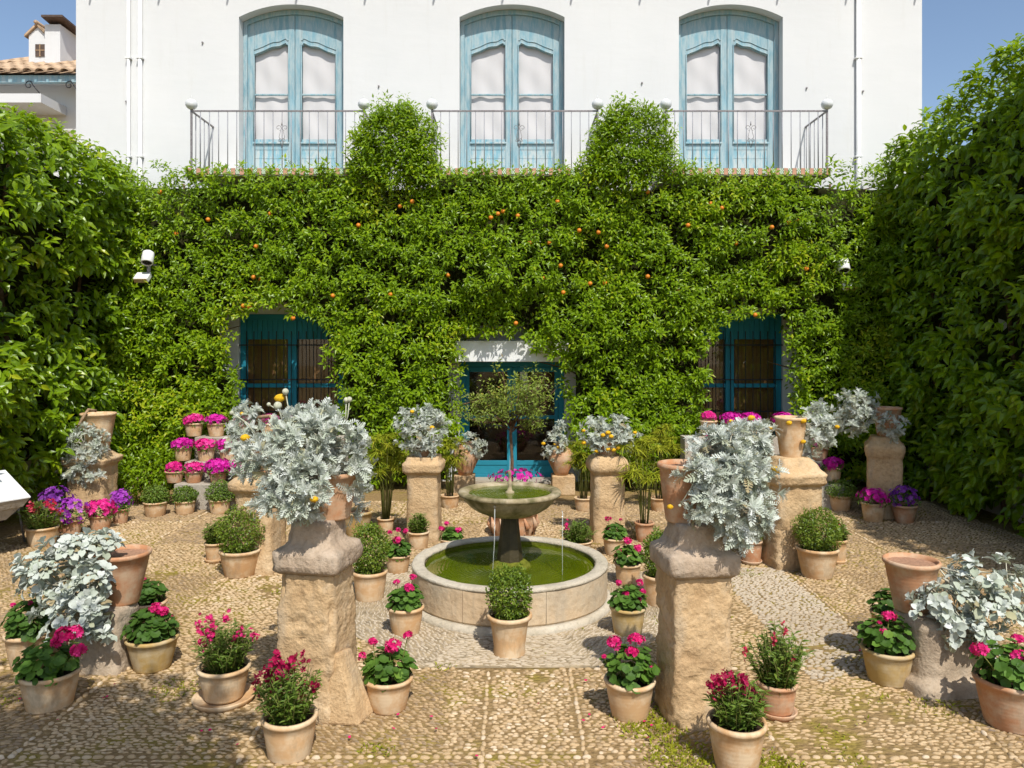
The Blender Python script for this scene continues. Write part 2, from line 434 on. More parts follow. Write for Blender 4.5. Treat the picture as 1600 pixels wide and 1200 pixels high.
def T_round(n=13, cup=.25):
    v = [(0, .5, 0)]
    for k in range(n):
        a = 2 * math.pi * (k + .5) / n - math.pi / 2
        r = .5 * (1 + (.10 if k % 2 else -.06))
        if k == n // 2 and False: r *= .5
        v.append((r * math.cos(a), .5 + r * math.sin(a), cup * .5 * (1 if k % 2 else .75)))
    f = [(0, 1 + k, 1 + (k + 1) % n) for k in range(n)]
    return np.array(v, float), np.array(f)
def T_lobed(lobes=6, w=.54, droop=.22):
    v = []; f = []
    ts = [i / lobes for i in range(lobes + 1)]
    arch = lambda t: .16 * math.sin(math.pi * t * .7) - droop * t * t
    sp = .040
    for t in ts:
        v.append((-sp, t * .92, arch(t))); v.append((sp, t * .92, arch(t)))
    for i in range(lobes):
        a = 2 * i; f += [(a, a + 1, a + 3), (a, a + 3, a + 2)]
    for i in range(1, lobes):
        t = ts[i]; ww = w * .5 * math.sin(math.pi * (.18 + .72 * t)) ** .8
        for sgn in (-1, 1):
            b = len(v); z = arch(t)
            v += [(sgn * sp, t * .92 - .05, z), (sgn * sp, t * .92 + .035, z), (sgn * ww, t * .92 + .17, z + .09), (sgn * ww * .80, t * .92 + .06, z + .06), (sgn * ww * .70, t * .92 + .17, z + .07)]
            f += [(b, b + 3, b + 4), (b, b + 4, b + 1), (b + 3, b + 2, b + 4)]
    b = len(v); v += [(-.13, .90, arch(.95)), (.13, .90, arch(.95)), (0, 1.04, arch(1.0)), (0, .82, arch(.9))]
    f += [(b + 3, b + 1, b + 2), (b + 3, b + 2, b)]
    return np.array(v, float), np.array(f)
def T_broad():
    """broad silver leaf with a wavy edge"""
    v = [(0, 0, 0)]; f = []
    rows = [(.22, .05), (.42, .20), (.62, .30), (.80, .29), (.93, .18)]
    for i, (t, w) in enumerate(rows):
        z = .16 * math.sin(t * 2.2) - .30 * t * t; wz = .03 * (1 if i % 2 else -1)
        v += [(-w, t, z + .10 + wz), (0, t, z), (w, t, z + .10 - wz)]
    v.append((0, 1, -.18))
    f += [(0, 2, 1), (0, 3, 2)]
    for i in range(4):
        a = 1 + 3 * i; b = a + 3
        f += [(a, a + 1, b + 1), (a, b + 1, b), (a + 1, a + 2, b + 2), (a + 1, b + 2, b + 1)]
    f += [(13, 14, 16), (14, 15, 16)]
    return np.array(v, float), np.array(f)
def T_blade(w=.05, droop=.5):
    v = []; f = []
    for i in range(4):
        t = i / 3; ww = w * .5 * (1 - t * .85)
        v += [(-ww, t * (1 - .15 * t), -droop * t * t), (ww, t * (1 - .15 * t), -droop * t * t)]
    for i in range(3): f += [(2 * i, 2 * i + 1, 2 * i + 3), (2 * i, 2 * i + 3, 2 * i + 2)]
    return np.array(v, float), np.array(f)
def T_flower(k=5, cup=.25):
    """five-petalled flower of radius .5 facing +Z"""
    v = [(0, 0, -cup * .4)]; f = []
    for i in range(k):
        a = 2 * math.pi * i / k; s = math.pi / k * .92
        b = len(v)
        v += [(.30 * math.cos(a - s), .30 * math.sin(a - s), 0), (.5 * math.cos(a - s * .55), .5 * math.sin(a - s * .55), cup * .3),
              (.5 * math.cos(a + s * .55), .5 * math.sin(a + s * .55), cup * .3), (.30 * math.cos(a + s), .30 * math.sin(a + s), 0)]
        f += [(0, b, b + 1), (0, b + 1, b + 2), (0, b + 2, b + 3)]
    return np.array(v, float), np.array(f)
def T_pebble(n=7):
    v = []; f = []
    for r, z in ((.5, -.25), (.44, .28), (.24, .47)):
        for k in range(n):
            a = 2 * math.pi * k / n; v.append((r * math.cos(a), r * math.sin(a), z))
    v.append((0, 0, .52))
    for j in range(2):
        for k in range(n):
            a, b = j * n + k, j * n + (k + 1) % n
            f += [(a, b, b + n), (a, b + n, a + n)]
    f += [(2 * n + k, 2 * n + (k + 1) % n, 3 * n) for k in range(n)]
    return np.array(v, float), np.array(f)

TL, TL8, TR, TLOB, TBR, TB, TF, TP = T_leaf(), T_leaf8(), T_round(), T_lobed(), T_broad(), T_blade(), T_flower(), T_pebble()
TLS = T_leaf(.30, .06, .1)
UP = np.array([0, 0, 1.0])
def rdir(n):
    return unit(RNG.normal(size=(n, 3)))
# ------------------------------------------------------------------ ground
FC = Vector((-0.02, 7.14, 0)); FR = 0.90          # fountain centre and basin radius
me = bpy.data.meshes.new('ground')
me.from_pydata([(-90, -60, 0), (90, -60, 0), (90, 160, 0), (-90, 160, 0)], [], [(0, 1, 2, 3)])
ground = tag(link('ground', me, M['ground']), kind='structure')

def oct_r(x, y):
    """distance from the fountain measured as an octagon"""
    dx, dy = np.abs(x - FC.x), np.abs(y - FC.y)
    return np.maximum(np.maximum(dx, dy), (dx + dy) * .7071 * 1.0)
def paving():
    sx, sy = .044, .031
    xs = np.arange(-7.2, 7.2, sx); ys = np.arange(3.5, 11.6, sy)
    X, Y = np.meshgrid(xs, ys); row = (np.arange(len(ys)) % 2)[:, None] * sx * .5
    X = (X + row + RNG.uniform(-.35, .35, X.shape) * sx).ravel(); Y = (Y + RNG.uniform(-.33, .33, Y.shape) * sy).ravel()
    keep = np.abs(X) < np.minimum(Y * .85 + 1.2, 6.25)
    X, Y = X[keep], Y[keep]
    N = len(X); P = np.stack([X, Y, np.zeros(N)], 1)
    R8 = oct_r(X, Y); rr = np.hypot(X - FC.x, Y - FC.y)
    ang = RNG.normal(0, .22, N); L = RNG.uniform(.032, .060, N); W = RNG.uniform(.014, .026, N); Hh = RNG.uniform(.012, .024, N)
    tone = np.clip(RNG.beta(2.0, 2.0, N) * .85 + .02, 0, 1)
    # panels of the pattern
    bandx = np.floor((X + 8.05) / 1.27).astype(int); bandy = np.floor((Y - 4.38) / 1.18).astype(int)
    pan = (bandx * 7 + bandy * 3) % 4
    p1 = pan == 1; ang[p1] += .45; W[p1] *= .72; L[p1] *= 1.15; tone[p1] *= .72
    p2 = pan == 2; W[p2] *= 1.18; L[p2] *= .92; tone[p2] = np.clip(tone[p2] + .16, 0, 1)
    p3 = pan == 3; ang[p3] -= .35; W[p3] *= .75; tone[p3] = tone[p3] * .85
    # pale band right and left of the fountain
    pale = (np.abs(np.abs(X) - 2.2) < .62) & (Y < 8.6)
    tone[pale] = np.clip(tone[pale] * .5 + .5, 0, 1); W[pale] *= .85; ang[pale] = RNG.normal(0, .15, pale.sum())
    # central path of rounded stones
    mid = (X > -.15) & (X < .40) & (Y < 5.55)
    W[mid] *= 1.12; tone[mid] = np.clip(tone[mid] + .10, 0, 1)
    ap = (R8 < 1.55)
    a2 = np.arctan2(Y - FC.y, X - FC.x)
    q = np.round(a2 / (math.pi / 4)) * (math.pi / 4)
    ang[ap] = q[ap] + math.pi / 2 + RNG.normal(0, .1, ap.sum()); W[ap] *= .62; L[ap] *= 1.15; tone[ap] = np.clip(.50 + .4 * RNG.random(ap.sum()), 0, 1) * .85
    keep = rr > FR + .02
    # bare patches where moss has swallowed the stones
    bare = fbm(P, 1.1, 5) + .25 * (vnoise(P, 7, 8) - .5)
    keep &= ~((bare > .66) & (R8 > 1.6) & (RNG.random(N) < .6))
    # rows of larger border stones
    near = np.zeros(N, bool); rows = []
    def line(x0, y0, x1, y1, step=.062):
        n = int(math.hypot(x1 - x0, y1 - y0) / step); t = (np.arange(n) + .5) / n
        lx = x0 + (x1 - x0) * t + RNG.normal(0, .004, n); ly = y0 + (y1 - y0) * t + RNG.normal(0, .004, n)
        d = np.array([x1 - x0, y1 - y0]); Ln = math.hypot(*d); d = d / Ln
        rel = np.stack([X - x0, Y - y0], 1); al = rel @ d; ac = rel @ np.array([-d[1], d[0]])
        near[(np.abs(ac) < .030) & (al > 0) & (al < Ln)] = True
        rows.append((lx, ly, np.full(n, math.atan2(d[1], d[0])) + RNG.normal(0, .12, n)))
    for x in (-.17, .42): line(x, 3.5, x, 5.58)
    for s in (-1, 1):
        line(s * 1.56, 3.5, s * 1.56, 11.4); line(s * 2.86, 3.5, s * 2.86, 11.4); line(s * 4.3, 4.4, s * 4.3, 11.4)
    for y in (4.38, 5.58, 8.7, 10.2): line(-5.8, y, 5.8, y)
    keep &= ~near
    X, Y, ang, L, W, Hh, tone = [q_[keep] for q_ in (X, Y, ang, L, W, Hh, tone)]
    for lx, ly, la in rows:
        k = np.hypot(lx - FC.x, ly - FC.y) > 1.6
        k &= np.abs(lx) < 6.2
        m = k.sum()
        X = np.r_[X, lx[k]]; Y = np.r_[Y, ly[k]]; ang = np.r_[ang, la[k]]
        L = np.r_[L, RNG.uniform(.045, .066, m)]; W = np.r_[W, RNG.uniform(.028, .040, m)]; Hh = np.r_[Hh, RNG.uniform(.022, .034, m)]
        tone = np.r_[tone, RNG.uniform(.45, 1.0, m)]
    tone = np.clip(tone + .18 * (fbm(np.stack([X, Y, X * 0], 1), 1.4, 3) - .5), 0, 1)
    N = len(X)
    c, s = np.cos(ang), np.sin(ang); z = np.zeros(N); o = np.ones(N)
    tx, ty = RNG.normal(0, .12, N), RNG.normal(0, .12, N)
    R = np.stack([np.stack([c, s, tx], 1), np.stack([-s, c, ty], 1), np.stack([-tx * c + ty * s, -tx * s - ty * c, o], 1)], -1)
    S = np.stack([L, W, Hh], 1); P = np.stack([X, Y, RNG.uniform(-.004, .001, N)], 1)
    # the 300 that show largest become single stones
    sz = (oct_r(X, Y) >= 1.55) * L * W / Y ** 2 * ((np.abs(X) < Y * .66) & (Y > 4.28))
    big = np.argsort(-sz)[:300]; rest = np.ones(N, bool); rest[big] = False
    apr = (oct_r(X, Y) < 1.55) | ((X > 2.12) & (X < 2.82) & (Y > 5.2 + .5 * vnoise(P, 3, 2)) & (Y < 8.1))
    tone[apr & (X > 2)] *= .72
    q1 = rest & ~apr; scatter('pebbles', TP, P[q1], R[q1], S[q1], tone[q1], M['pebble'], ground, smooth=True)
    q2 = rest & apr; P[q2, 2] += .004; scatter('apron_stones', TP, P[q2], R[q2], S[q2], tone[q2], M['thinstone'], ground, smooth=True)
    var = [mesh_np('pebble', TP[0], TP[1], np.full(len(TP[0]), t), True) for t in np.linspace(.15, 1, 9)]
    for i in big:
        o = link('pebble', var[int(round(tone[i] * 8))], M['pebble'], ground)
        o.location = P[i]; o.scale = S[i]; o.rotation_euler = (tx[i], ty[i], ang[i])
paving()
ap_r = 1.55 / math.cos(math.pi / 8)
MB().add([(FC.x + ap_r * math.cos(math.pi / 8 + k * math.pi / 4), FC.y + ap_r * math.sin(math.pi / 8 + k * math.pi / 4), .004) for k in range(8)], [tuple(range(8))]).build('apron', M['mortar'], ground)

# weeds and moss between the stones
def weeds():
    n = 60000
    Y = RNG.uniform(3.8, 9.5, n); X = RNG.uniform(-1, 1, n) * (Y * .7 + .3)
    ex = np.concatenate([np.stack([cx + RNG.normal(0, r * .55, 1300), cy + RNG.normal(0, r * .55, 1300)], 1) for (cx, cy, r) in WEED_SPOTS[:3]]); X = np.r_[X, ex[:, 0]]; Y = np.r_[Y, ex[:, 1]]; n = len(X)
    P = np.stack([X, Y, np.zeros(n)], 1)
    f = fbm(P, 1.1, 5) + .25 * (vnoise(P, 7, 8) - .5)
    for (cx, cy, r) in WEED_SPOTS:
        f = np.maximum(f, .92 - np.hypot(X - cx, Y - cy) / r * .34)
    k = (f > .70 + .12 * RNG.random(n)) & (np.hypot(X - FC.x, Y - FC.y) > FR + .02)
    P = P[k]; m = len(P)
    d = unit(np.stack([RNG.normal(0, .8, m), RNG.normal(0, .8, m), RNG.uniform(.3, 1, m)], 1))
    R = frames(d, unit(RNG.normal(size=(m, 3)) + UP))
    S = RNG.uniform(.014, .036, m)
    for (cx, cy, r) in WEED_SPOTS: S = np.where(np.hypot(P[:, 0] - cx, P[:, 1] - cy) < r * .8, S * 1.1, S)
    o = scatter('grass', T_leaf(.34, .05, .3), P + np.array([0, 0, .006]), R, S, np.clip(RNG.normal(.5, .22, m), 0, 1), M['weed'])
    tag(o, 'low yellow-green moss and weeds growing between the cobbles', 'weeds', kind='stuff')
WEED_SPOTS = [(.86, 4.78, .42), (.95, 4.35, .40), (1.45, 4.25, .35), (-2.3, 5.25, .35), (2.75, 5.0, .30), (-1.25, 5.85, .2), (.55, 6.35, .15), (-.5, 5.6, .15),
              (2.4, 7.9, .3), (-1.9, 7.9, .3), (-.78, 4.45, .2), (1.55, 8.0, .25), (-3.4, 5.0, .3), (1.05, 7.0, .12)]
weeds()

# ------------------------------------------------------------------ the villa
WY = 13.30; XL, XR, ZT = -7.55, 7.10, 9.0
villa = empty('white_villa', (0, WY, 0), label='white limewashed villa with three arched blue balcony doors above the green hedge', cat='house')
VL = lambda x, y, z: (x, y - WY, z)
COLS = [(-4.73, -2.92), (-.91, .91), (2.89, 4.69)]
LOW = [(.35, 2.90), (0.02, 2.07), (.35, 2.90)]
FZ, SPR, CRN = 5.20, 8.04, 8.26
HW = .905; RA = (HW ** 2 + (CRN - SPR) ** 2) / (2 * (CRN - SPR))
arch = lambda x: CRN - RA + math.sqrt(RA * RA - x * x)
w = MB(); DEP = .24
def wallbox(x0, x1, z0, z1): w.box(x0, x1, 0, DEP, z0, z1)
edges = [XL] + [e for c in COLS for e in c] + [XR]
for i in range(0, len(edges), 2): wallbox(edges[i], edges[i + 1], 0, ZT)
for (x0, x1), (z0, z1) in zip(COLS, LOW):
    if z0 > .1: wallbox(x0, x1, 0, z0)
    wallbox(x0, x1, z1, FZ)
    cx = (x0 + x1) / 2; hw = (x1 - x0) / 2
    xs = [cx - hw + 2 * hw * k / 20 for k in range(21)]
    w.slab(xs, [arch((x - cx) * HW / hw) for x in xs], [ZT] * 21, 0, DEP)
w.box(XL, XL + .24, DEP + .002, 7, 0, ZT).box(XR - .24, XR, DEP + .002, 7, 0, ZT)
w.build('wall', M['wall'], villa)
MB().box(XL + .3, XR - .3, 2.4, 2.5, 0, 4.6).box(XL + .3, XR - .3, DEP + .05, 2.4, 4.62, 4.7).box(XL + .3, XR - .3, DEP + .05, 2.4, .002, .012).box(XL + .3, XR - .3, .95, 1.0, 5.0, 8.9).build('dark_interior', M['dark'], villa)
roof = MB().box(XL - .3, XR + .3, -.40, 7.2, ZT + .002, ZT + .12).build('roof', M['roof'], villa)
for k in range(13):
    x = XL + .4 + k * 1.19
    MB().box(x - .012, x + .012, -.49, -.38, ZT - .06, ZT - .005).build('shadow_stub', M['iron'], roof)  # unseen thin stubs, added to cast short streaks on the wall top
# drain pipes
def pipe(x, r, z0, z1):
    o = MB().tube([(x, -.045, z0), (x, -.045, z1)], r, 10).build('drainpipe', M['white_paint'], villa, True)
    for z in (5.6, 7.3): MB().box(x - r - .02, x + r + .02, -.05 - r, -.001, z, z + .03).build('pipe_bracket', M['white_paint'], o)
for (px, py) in ((317, 67), (1260, 138), (198, 159), (1348, 143), (592, 135), (220, 68), (1003, 130)):
    p = AT(px, py, WY); MB().box(p.x - .012, p.x + .012, -.03, -.001, p.z - .012, p.z + .012).build('wall_hook', M['iron'], villa)
pipe(-6.62, .028, 0, ZT); pipe(-6.42, .035, 0, ZT); pipe(5.98, .04, 0, ZT)

def balcony_door(c, hw):
    y0 = .20
    root = empty('balcony_door', (c, 0, 0), parent=villa)
    fr = MB(); fw = .075
    for s in (-1, 1):
        a, b = sorted((s * (hw - .003), s * (hw - fw))); fr.box(a, b, y0, y0 + .10, FZ, SPR - .0)
    xs = [-hw + .003 + (2 * hw - .006) * k / 24 for k in range(25)]
    fr.slab(xs, [arch(x) - .085 for x in xs], [arch(x) - .002 for x in xs], y0 + .002, y0 + .10)
    fr.build('door_frame', M['blue_up'], root, bevel=.006)
    for s in (-1, 1):
        lw = hw - fw - .004; st = .105
        X = lambda t: s * (.004 + t * lw)           # t=0 at the meeting stile
        yl = y0 + .035
        lf = MB()
        def band(t0, t1, lo, hi, ya, yb, n=16):
            ts = [t0 + (t1 - t0) * k / n for k in range(n + 1)]
            p = sorted((X(t), lo(t), hi(t)) for t in ts)
            lf.slab([q[0] for q in p], [q[1] for q in p], [q[2] for q in p], ya, yb)
        top = lambda t: arch(X(t)) - .088
        inner, outer = .14, .86
        def curve(t):                                  # carved head of the glass
            u = (t - inner) / (outer - inner)
            return 7.66 - .20 * u ** 1.3 + .018 * math.cos(u * 12) * math.exp(-3 * abs(u - .25)) + (-.04 if u < .05 else 0)
        band(0, inner, lambda t: FZ + .01, top, yl, yl + .05)
        band(outer, 1, lambda t: FZ + .01, top, yl, yl + .05)
        band(inner + .001, outer - .001, curve, top, yl + .004, yl + .05, 30)
        band(inner + .001, outer - .001, lambda t: FZ + .012, lambda t: FZ + .10, yl + .003, yl + .05)
        band(inner + .001, outer - .001, lambda t: 5.80, lambda t: 5.90, yl + .003, yl + .05)
        band(inner + .001, outer - .001, lambda t: 6.76, lambda t: 6.79, yl + .008, yl + .04)
        leaf = lf.build('door_leaf', M['blue_up'], root, bevel=.004)
        # raised moulding that follows the glass
        mo = MB(); ts = [inner - .012 + (outer - inner + .024) * k / 26 for k in range(27)]
        cl = lambda t: min(max(t, inner), outer)
        pts = [(X(ts[0]), yl - .006, 5.9)] + [(X(t), yl - .006, curve(cl(t)) + .02) for t in ts] + [(X(ts[-1]), yl - .006, 5.9)]
        mo.tube(pts, .011, 6)
        pts2 = [(X(t), yl - .003, curve(cl(t)) + .10) for t in ts]; mo.tube(pts2, .006, 5)
        mo.build('moulding', M['blue_up'], root, True)
        pb = MB(); x0, x1 = sorted((X(inner), X(outer)))
        for k in range(4):
            z0 = FZ + .104 + k * .172; pb.box(x0 + .002, x1 - .002, yl + .010 + .003 * (k % 2), yl + .04, z0, z0 + .168)
        pb.build('lower_panel', M['blue_panel'], root)
        MB().box(x0 - .02, x1 + .02, yl - .03, yl + .01, 5.905, 5.935).build('weather_bar', M['blue_panel'], root)
        # blind behind the glass, gently creased
        nx, nz = 14, 24; V = []; Fc = []
        ph = random.random() * 9
        for j in range(nz + 1):
            for i in range(nx + 1):
                x = x0 + (x1 - x0) * i / nx; z = 5.9 + 1.8 * j / nz
                V.append((x, yl + .075 + .010 * math.sin(i * .9 + ph + .15 * j) * (1 - .5 * j / nz) + .006 * math.sin(j * .8 + i * .5), z))
        for j in range(nz):
            for i in range(nx):
                a = j * (nx + 1) + i; Fc.append((a, a + 1, a + nx + 2, a + nx + 1))
        MB().add(V, Fc).build('blind', M['curtain'], root, True)
        for (za, zb) in ((5.9, 6.76), (6.79, 7.72)):
            MB().add([(x0 - .01, yl + .03, za), (x1 + .01, yl + .03, za), (x1 + .01, yl + .03, zb), (x0 - .01, yl + .03, zb)], [(0, 1, 2, 3)]).build('pane', M['glass'], root)
    return root
for (x0, x1) in COLS: balcony_door((x0 + x1) / 2, (x1 - x0) / 2)

BY = 12.33
bal_mesh = MB().tube([(0, 0, FZ), (0, 0, FZ + .93)], .0075, 6).mesh('baluster', True)
def scroll(parent, x, y, z):
    b = MB()
    for s in (-1, 1):
        for (a0, zc, r0) in ((0, .16, .052), (1, -.04, .035)):
            pts = []
            for k in range(16):
                t = k / 15; r = r0 * (1 - .75 * t); a = -1.2 + t * 7.0 if a0 == 0 else 1.6 - t * 6.5
                pts.append((x + s * (r0 * .95 - r * math.cos(a) + .005), y, z + zc + r * math.sin(a)))
            b.tube(pts, .0045, 5)
        b.tube([(x + s * .006, y, z - .16), (x + s * .045, y, z + .02), (x + s * .02, y, z + .11)], .0045, 5)
    b.tube([(x, y, z + .2), (x, y, z + .27)], [.012, .003], 5)
    b.build('scroll_ornament', M['iron'], parent, True)
def balcony(xa, xb):
    root = empty('balcony', (0, BY - WY, 0), parent=villa)
    D = WY - BY
    MB().box(xa, xb, .02, D - .002, FZ - .12, FZ - .012).build('slab', M['wall2'], root)
    nt = int(round((xb - xa) / .0695)); st = (xb - xa) / nt
    ma = MB().box(.002, st - .003, 0, .09, FZ - .105, FZ).mesh('edge_tile')
    mb = MB().box(.002, st - .003, .002, .09, FZ - .095, FZ - .004).mesh('edge_tile')
    for k in range(nt):
        link('edge_tile', (ma, mb)[k % 2], (M['tile_red'], M['tile_green'])[k % 2], root, (xa + k * st, 0, 0))
    MB().box(xa + .03, xb - .03, .045, .065, FZ + .92, FZ + .945).box(xa + .03, xa + .052, .066, D - .002, FZ + .92, FZ + .943).box(xb - .052, xb - .03, .066, D - .002, FZ + .92, FZ + .943).build('handrail', M['iron'], root)
    n = int(round((xb - xa - .1) / .143))
    for k in range(1, n):
        x = xa + .04 + (xb - xa - .08) * k / n
        link('baluster', bal_mesh, M['ironlight'], root, (x, .055, 0))
    for s, x in ((0, xa + .04), (1, xb - .04)):
        for k in range(1, 6):
            link('baluster', bal_mesh, M['ironlight'], root, (x, .055 + (D - .07) * k / 5.2, 0))
        MB().box(x - .014, x + .014, .042, .07, FZ, FZ + .95).build('post', M['iron'], root)
        MB().ball((x, .055, FZ + 1.04), .095, 16, 10, .92).tube([(x, .055, FZ + 1.11), (x, .055, FZ + 1.19)], .004, 4).build('finial', M['globe'], root, True)
    scroll(root, (xa + xb) / 2 + .07, .05, FZ + .50)
for xa, xb in ((-5.21, -2.35), (-1.33, 1.42), (2.44, 5.12)): balcony(xa, xb)

def low_window(c, hw):
    root = empty('window', (c, 0, 0), parent=villa)
    z0, z1 = .35, 2.9; y0 = .06
    f = MB()
    for s in (-1, 1):
        a, b = sorted((s * (hw - .003), s * (hw - .11))); f.box(a, b, y0, y0 + .12, z0, z1 - .003)
    f.box(-hw + .112, hw - .112, y0, y0 + .12, z1 - .10, z1 - .003).box(-.075, .075, y0 + .004, y0 + .12, z0, z1 - .102)
    f.box(-hw + .112, -.077, y0 + .01, y0 + .1, 1.62, 1.69).box(.077, hw - .112, y0 + .01, y0 + .1, 1.62, 1.69)
    f.box(-hw + .112, -.077, y0 + .01, y0 + .1, z0, z0 + .35).box(.077, hw - .112, y0 + .01, y0 + .1, z0, z0 + .35)
    f.build('window_frame', M['blue_low'], root, bevel=.006)
    for s in (-1, 1):
        x0, x1 = sorted((s * .077, s * (hw - .112)))
        b = MB(); k = int((x1 - x0) / .085)
        for i in range(k):
            xx = x0 + (x1 - x0) * i / k; b.box(xx + .003, xx + (x1 - x0) / k - .003, y0 + .03, y0 + .08, 2.46, 2.80)
        b.build('head_boards', M['blue_low'], root)
        MB().box(x0, x1, y0 + .085, y0 + .10, .7, 2.46).build('reed_blind', M['reed'], root)
        MB().box(x0, x1, y0 + .055, y0 + .06, .7, 1.62).box(x0, x1, y0 + .055, y0 + .06, 1.69, 2.46).build('pane', M['glass'], root)
    g = MB()
    for k in range(-6, 7): g.tube([(k * hw / 7, .005, z0), (k * hw / 7, .005, z1 - .3)], .008, 5)
    for z in (.75, 1.2, 1.75, 2.35): g.box(-hw + .002, hw - .002, -.004, .004, z, z + .02)
    g.build('window_grille', M['darkiron'], root)
for i in (0, 2): low_window((COLS[i][0] + COLS[i][1]) / 2, (COLS[i][1] - COLS[i][0]) / 2)

def centre_door():
    root = empty('garden_door', (0, 0, 0), parent=villa)
    hw = .91; y0 = .10; z1 = 2.07
    f = MB()
    for s in (-1, 1):
        a, b = sorted((s * (hw - .003), s * (hw - .10))); f.box(a, b, y0, y0 + .12, .02, z1 - .003)
    f.box(-hw + .102, hw - .102, y0, y0 + .12, z1 - .09, z1 - .003)
    f.build('door_frame', M['blue_low'], root, bevel=.006)
    for s in (-1, 1):
        x = lambda a, b: sorted((s * a, s * b))
        l = MB(); a, b = x(.003, .085); l.box(a, b, y0 + .02, y0 + .07, .025, z1 - .095)
        a, b = x(hw - .165, hw - .103); l.box(a, b, y0 + .02, y0 + .07, .025, z1 - .095)
        a, b = x(.086, hw - .166)
        l.box(a, b, y0 + .025, y0 + .065, .025, .10).box(a, b, y0 + .035, y0 + .055, .101, .26).box(a, b, y0 + .025, y0 + .065, .261, .34).box(a, b, y0 + .025, y0 + .065, 1.07, 1.13).box(a, b, y0 + .025, y0 + .065, z1 - .18, z1 - .096)
        l.build('door_leaf', M['blue_low'], root, bevel=.005)
        MB().box(a, b, y0 + .04, y0 + .045, .34, 1.07).box(a, b, y0 + .04, y0 + .045, 1.13, z1 - .18).build('pane', M['glass'], root)
    MB().box(.14, .27, y0 + .05, y0 + .06, 1.3, 2.0).build('white_strip', M['white_paint'], root)  # plain white strip just behind the pane
    MB().box(-hw - .02, hw + .02, -.75, -.003, z1 + .015, z1 + .36).build('blind_box', M['white_paint'], root, bevel=.01)
    MB().box(-hw - .1, hw + .1, -.30, .09, .002, .06).build('doorstep', M['concrete'], root, bevel=.01)
centre_door()

# ------------------------------------------------------------------ garden side walls (behind the climbers)
lw = MB().box(-7.3, -6.95, 3.5, WY - .005, 0, 4.9).build('garden_wall', M['wall2'])
tag(lw, 'garden wall hidden under the sunlit climber on the left', 'wall')
rw = MB().box(6.75, 7.1, 3.5, WY - .005, 0, 5.2).build('garden_wall', M['wall2'])
tag(rw, 'garden wall hidden under the shaded climber on the right', 'wall')

# ------------------------------------------------------------------ hedges
def inpoly(px, py, poly):
    c = np.zeros(len(px), bool); n = len(poly); j = n - 1
    for i in range(n):
        xi, yi = poly[i]; xj, yj = poly[j]
        k = ((yi > py) != (yj > py)) & (px < (xj - xi) * (py - yi) / (yj - yi + 1e-12) + xi)
        c ^= k; j = i
    return c
OUT = [(150, 800), (150, 262), (230, 264), (300, 268), (420, 267), (545, 268), (552, 222), (572, 190), (605, 160), (640, 172), (668, 190), (688, 232), (694, 266),
       (780, 266), (912, 264), (922, 225), (942, 185), (975, 162), (1008, 172), (1036, 205), (1058, 262), (1100, 264), (1165, 276), (1262, 278), (1300, 262), (1450, 250), (1450, 800)]
HOLES = [[(374, 820), (374, 492), (420, 478), (470, 497), (508, 500), (512, 560), (528, 610), (522, 660), (535, 820)],
         [(716, 820), (718, 545), (722, 528), (790, 522), (822, 520), (838, 552), (868, 560), (884, 575), (890, 690), (905, 820)],
         [(1070, 820), (1092, 690), (1106, 600), (1102, 545), (1125, 512), (1160, 497), (1218, 492), (1225, 560), (1238, 600), (1238, 820)],
         [(356, 580), (362, 500), (376, 494), (376, 590)], [(1222, 660), (1222, 540), (1234, 545), (1240, 660)]]
def hedge_mask(x, z, y):
    px = 800 + x * F / y; py = HY + (H - z) * F / y
    k = inpoly(px, py, OUT)
    for h in HOLES: k &= ~inpoly(px, py, h)
    return k
def shoots(P, nrm, k, size, droop, templ, lo, hi, seed, spread=.8, upb=.35):
    """rosettes of k leaves on shoots at points P growing along nrm"""
    n = len(P)
    s = unit(nrm * .75 + UP * upb + rdir(n) * .55)
    a = unit(np.cross(s, rdir(n))); b = np.cross(s, a)
    ln = RNG.uniform(.10, .22, n)
    PP, DD, NN, SS, TT = [], [], [], [], []
    cl = fbm(P, 1.5, seed) ; yo = np.clip((vnoise(P, .9, seed + 4) - .62) * 3, 0, 1)
    for i in range(k):
        t = (i + .5) / k; ph = i * 2.4 + RNG.uniform(-.5, .5, n)
        rad = a * np.cos(ph)[:, None] + b * np.sin(ph)[:, None]
        d = unit(s * (.15 + .75 * t) + rad * spread - UP * droop + rdir(n) * .25)
        PP.append(P + s * (ln * t)[:, None] + rad * .01); DD.append(d)
        NN.append(unit(s * .40 + np.array(TO_SUN) * .95 + nrm * .15 + rdir(n) * .38)); SS.append(size * RNG.uniform(.5, 1.2, n) * (1.05 - .35 * t) * (.75 + .5 * cl))
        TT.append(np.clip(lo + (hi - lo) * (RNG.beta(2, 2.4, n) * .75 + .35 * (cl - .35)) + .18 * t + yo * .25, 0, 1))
    return [np.concatenate(q) for q in (PP, DD, NN, SS, TT)]
def leaves_obj(parts, templ, mat, parent, name='foliage'):
    P, D, Nn, S, T = [np.concatenate(q) for q in zip(*parts)]
    return scatter(name, templ, P, frames(D, Nn), S, T, mat, parent)

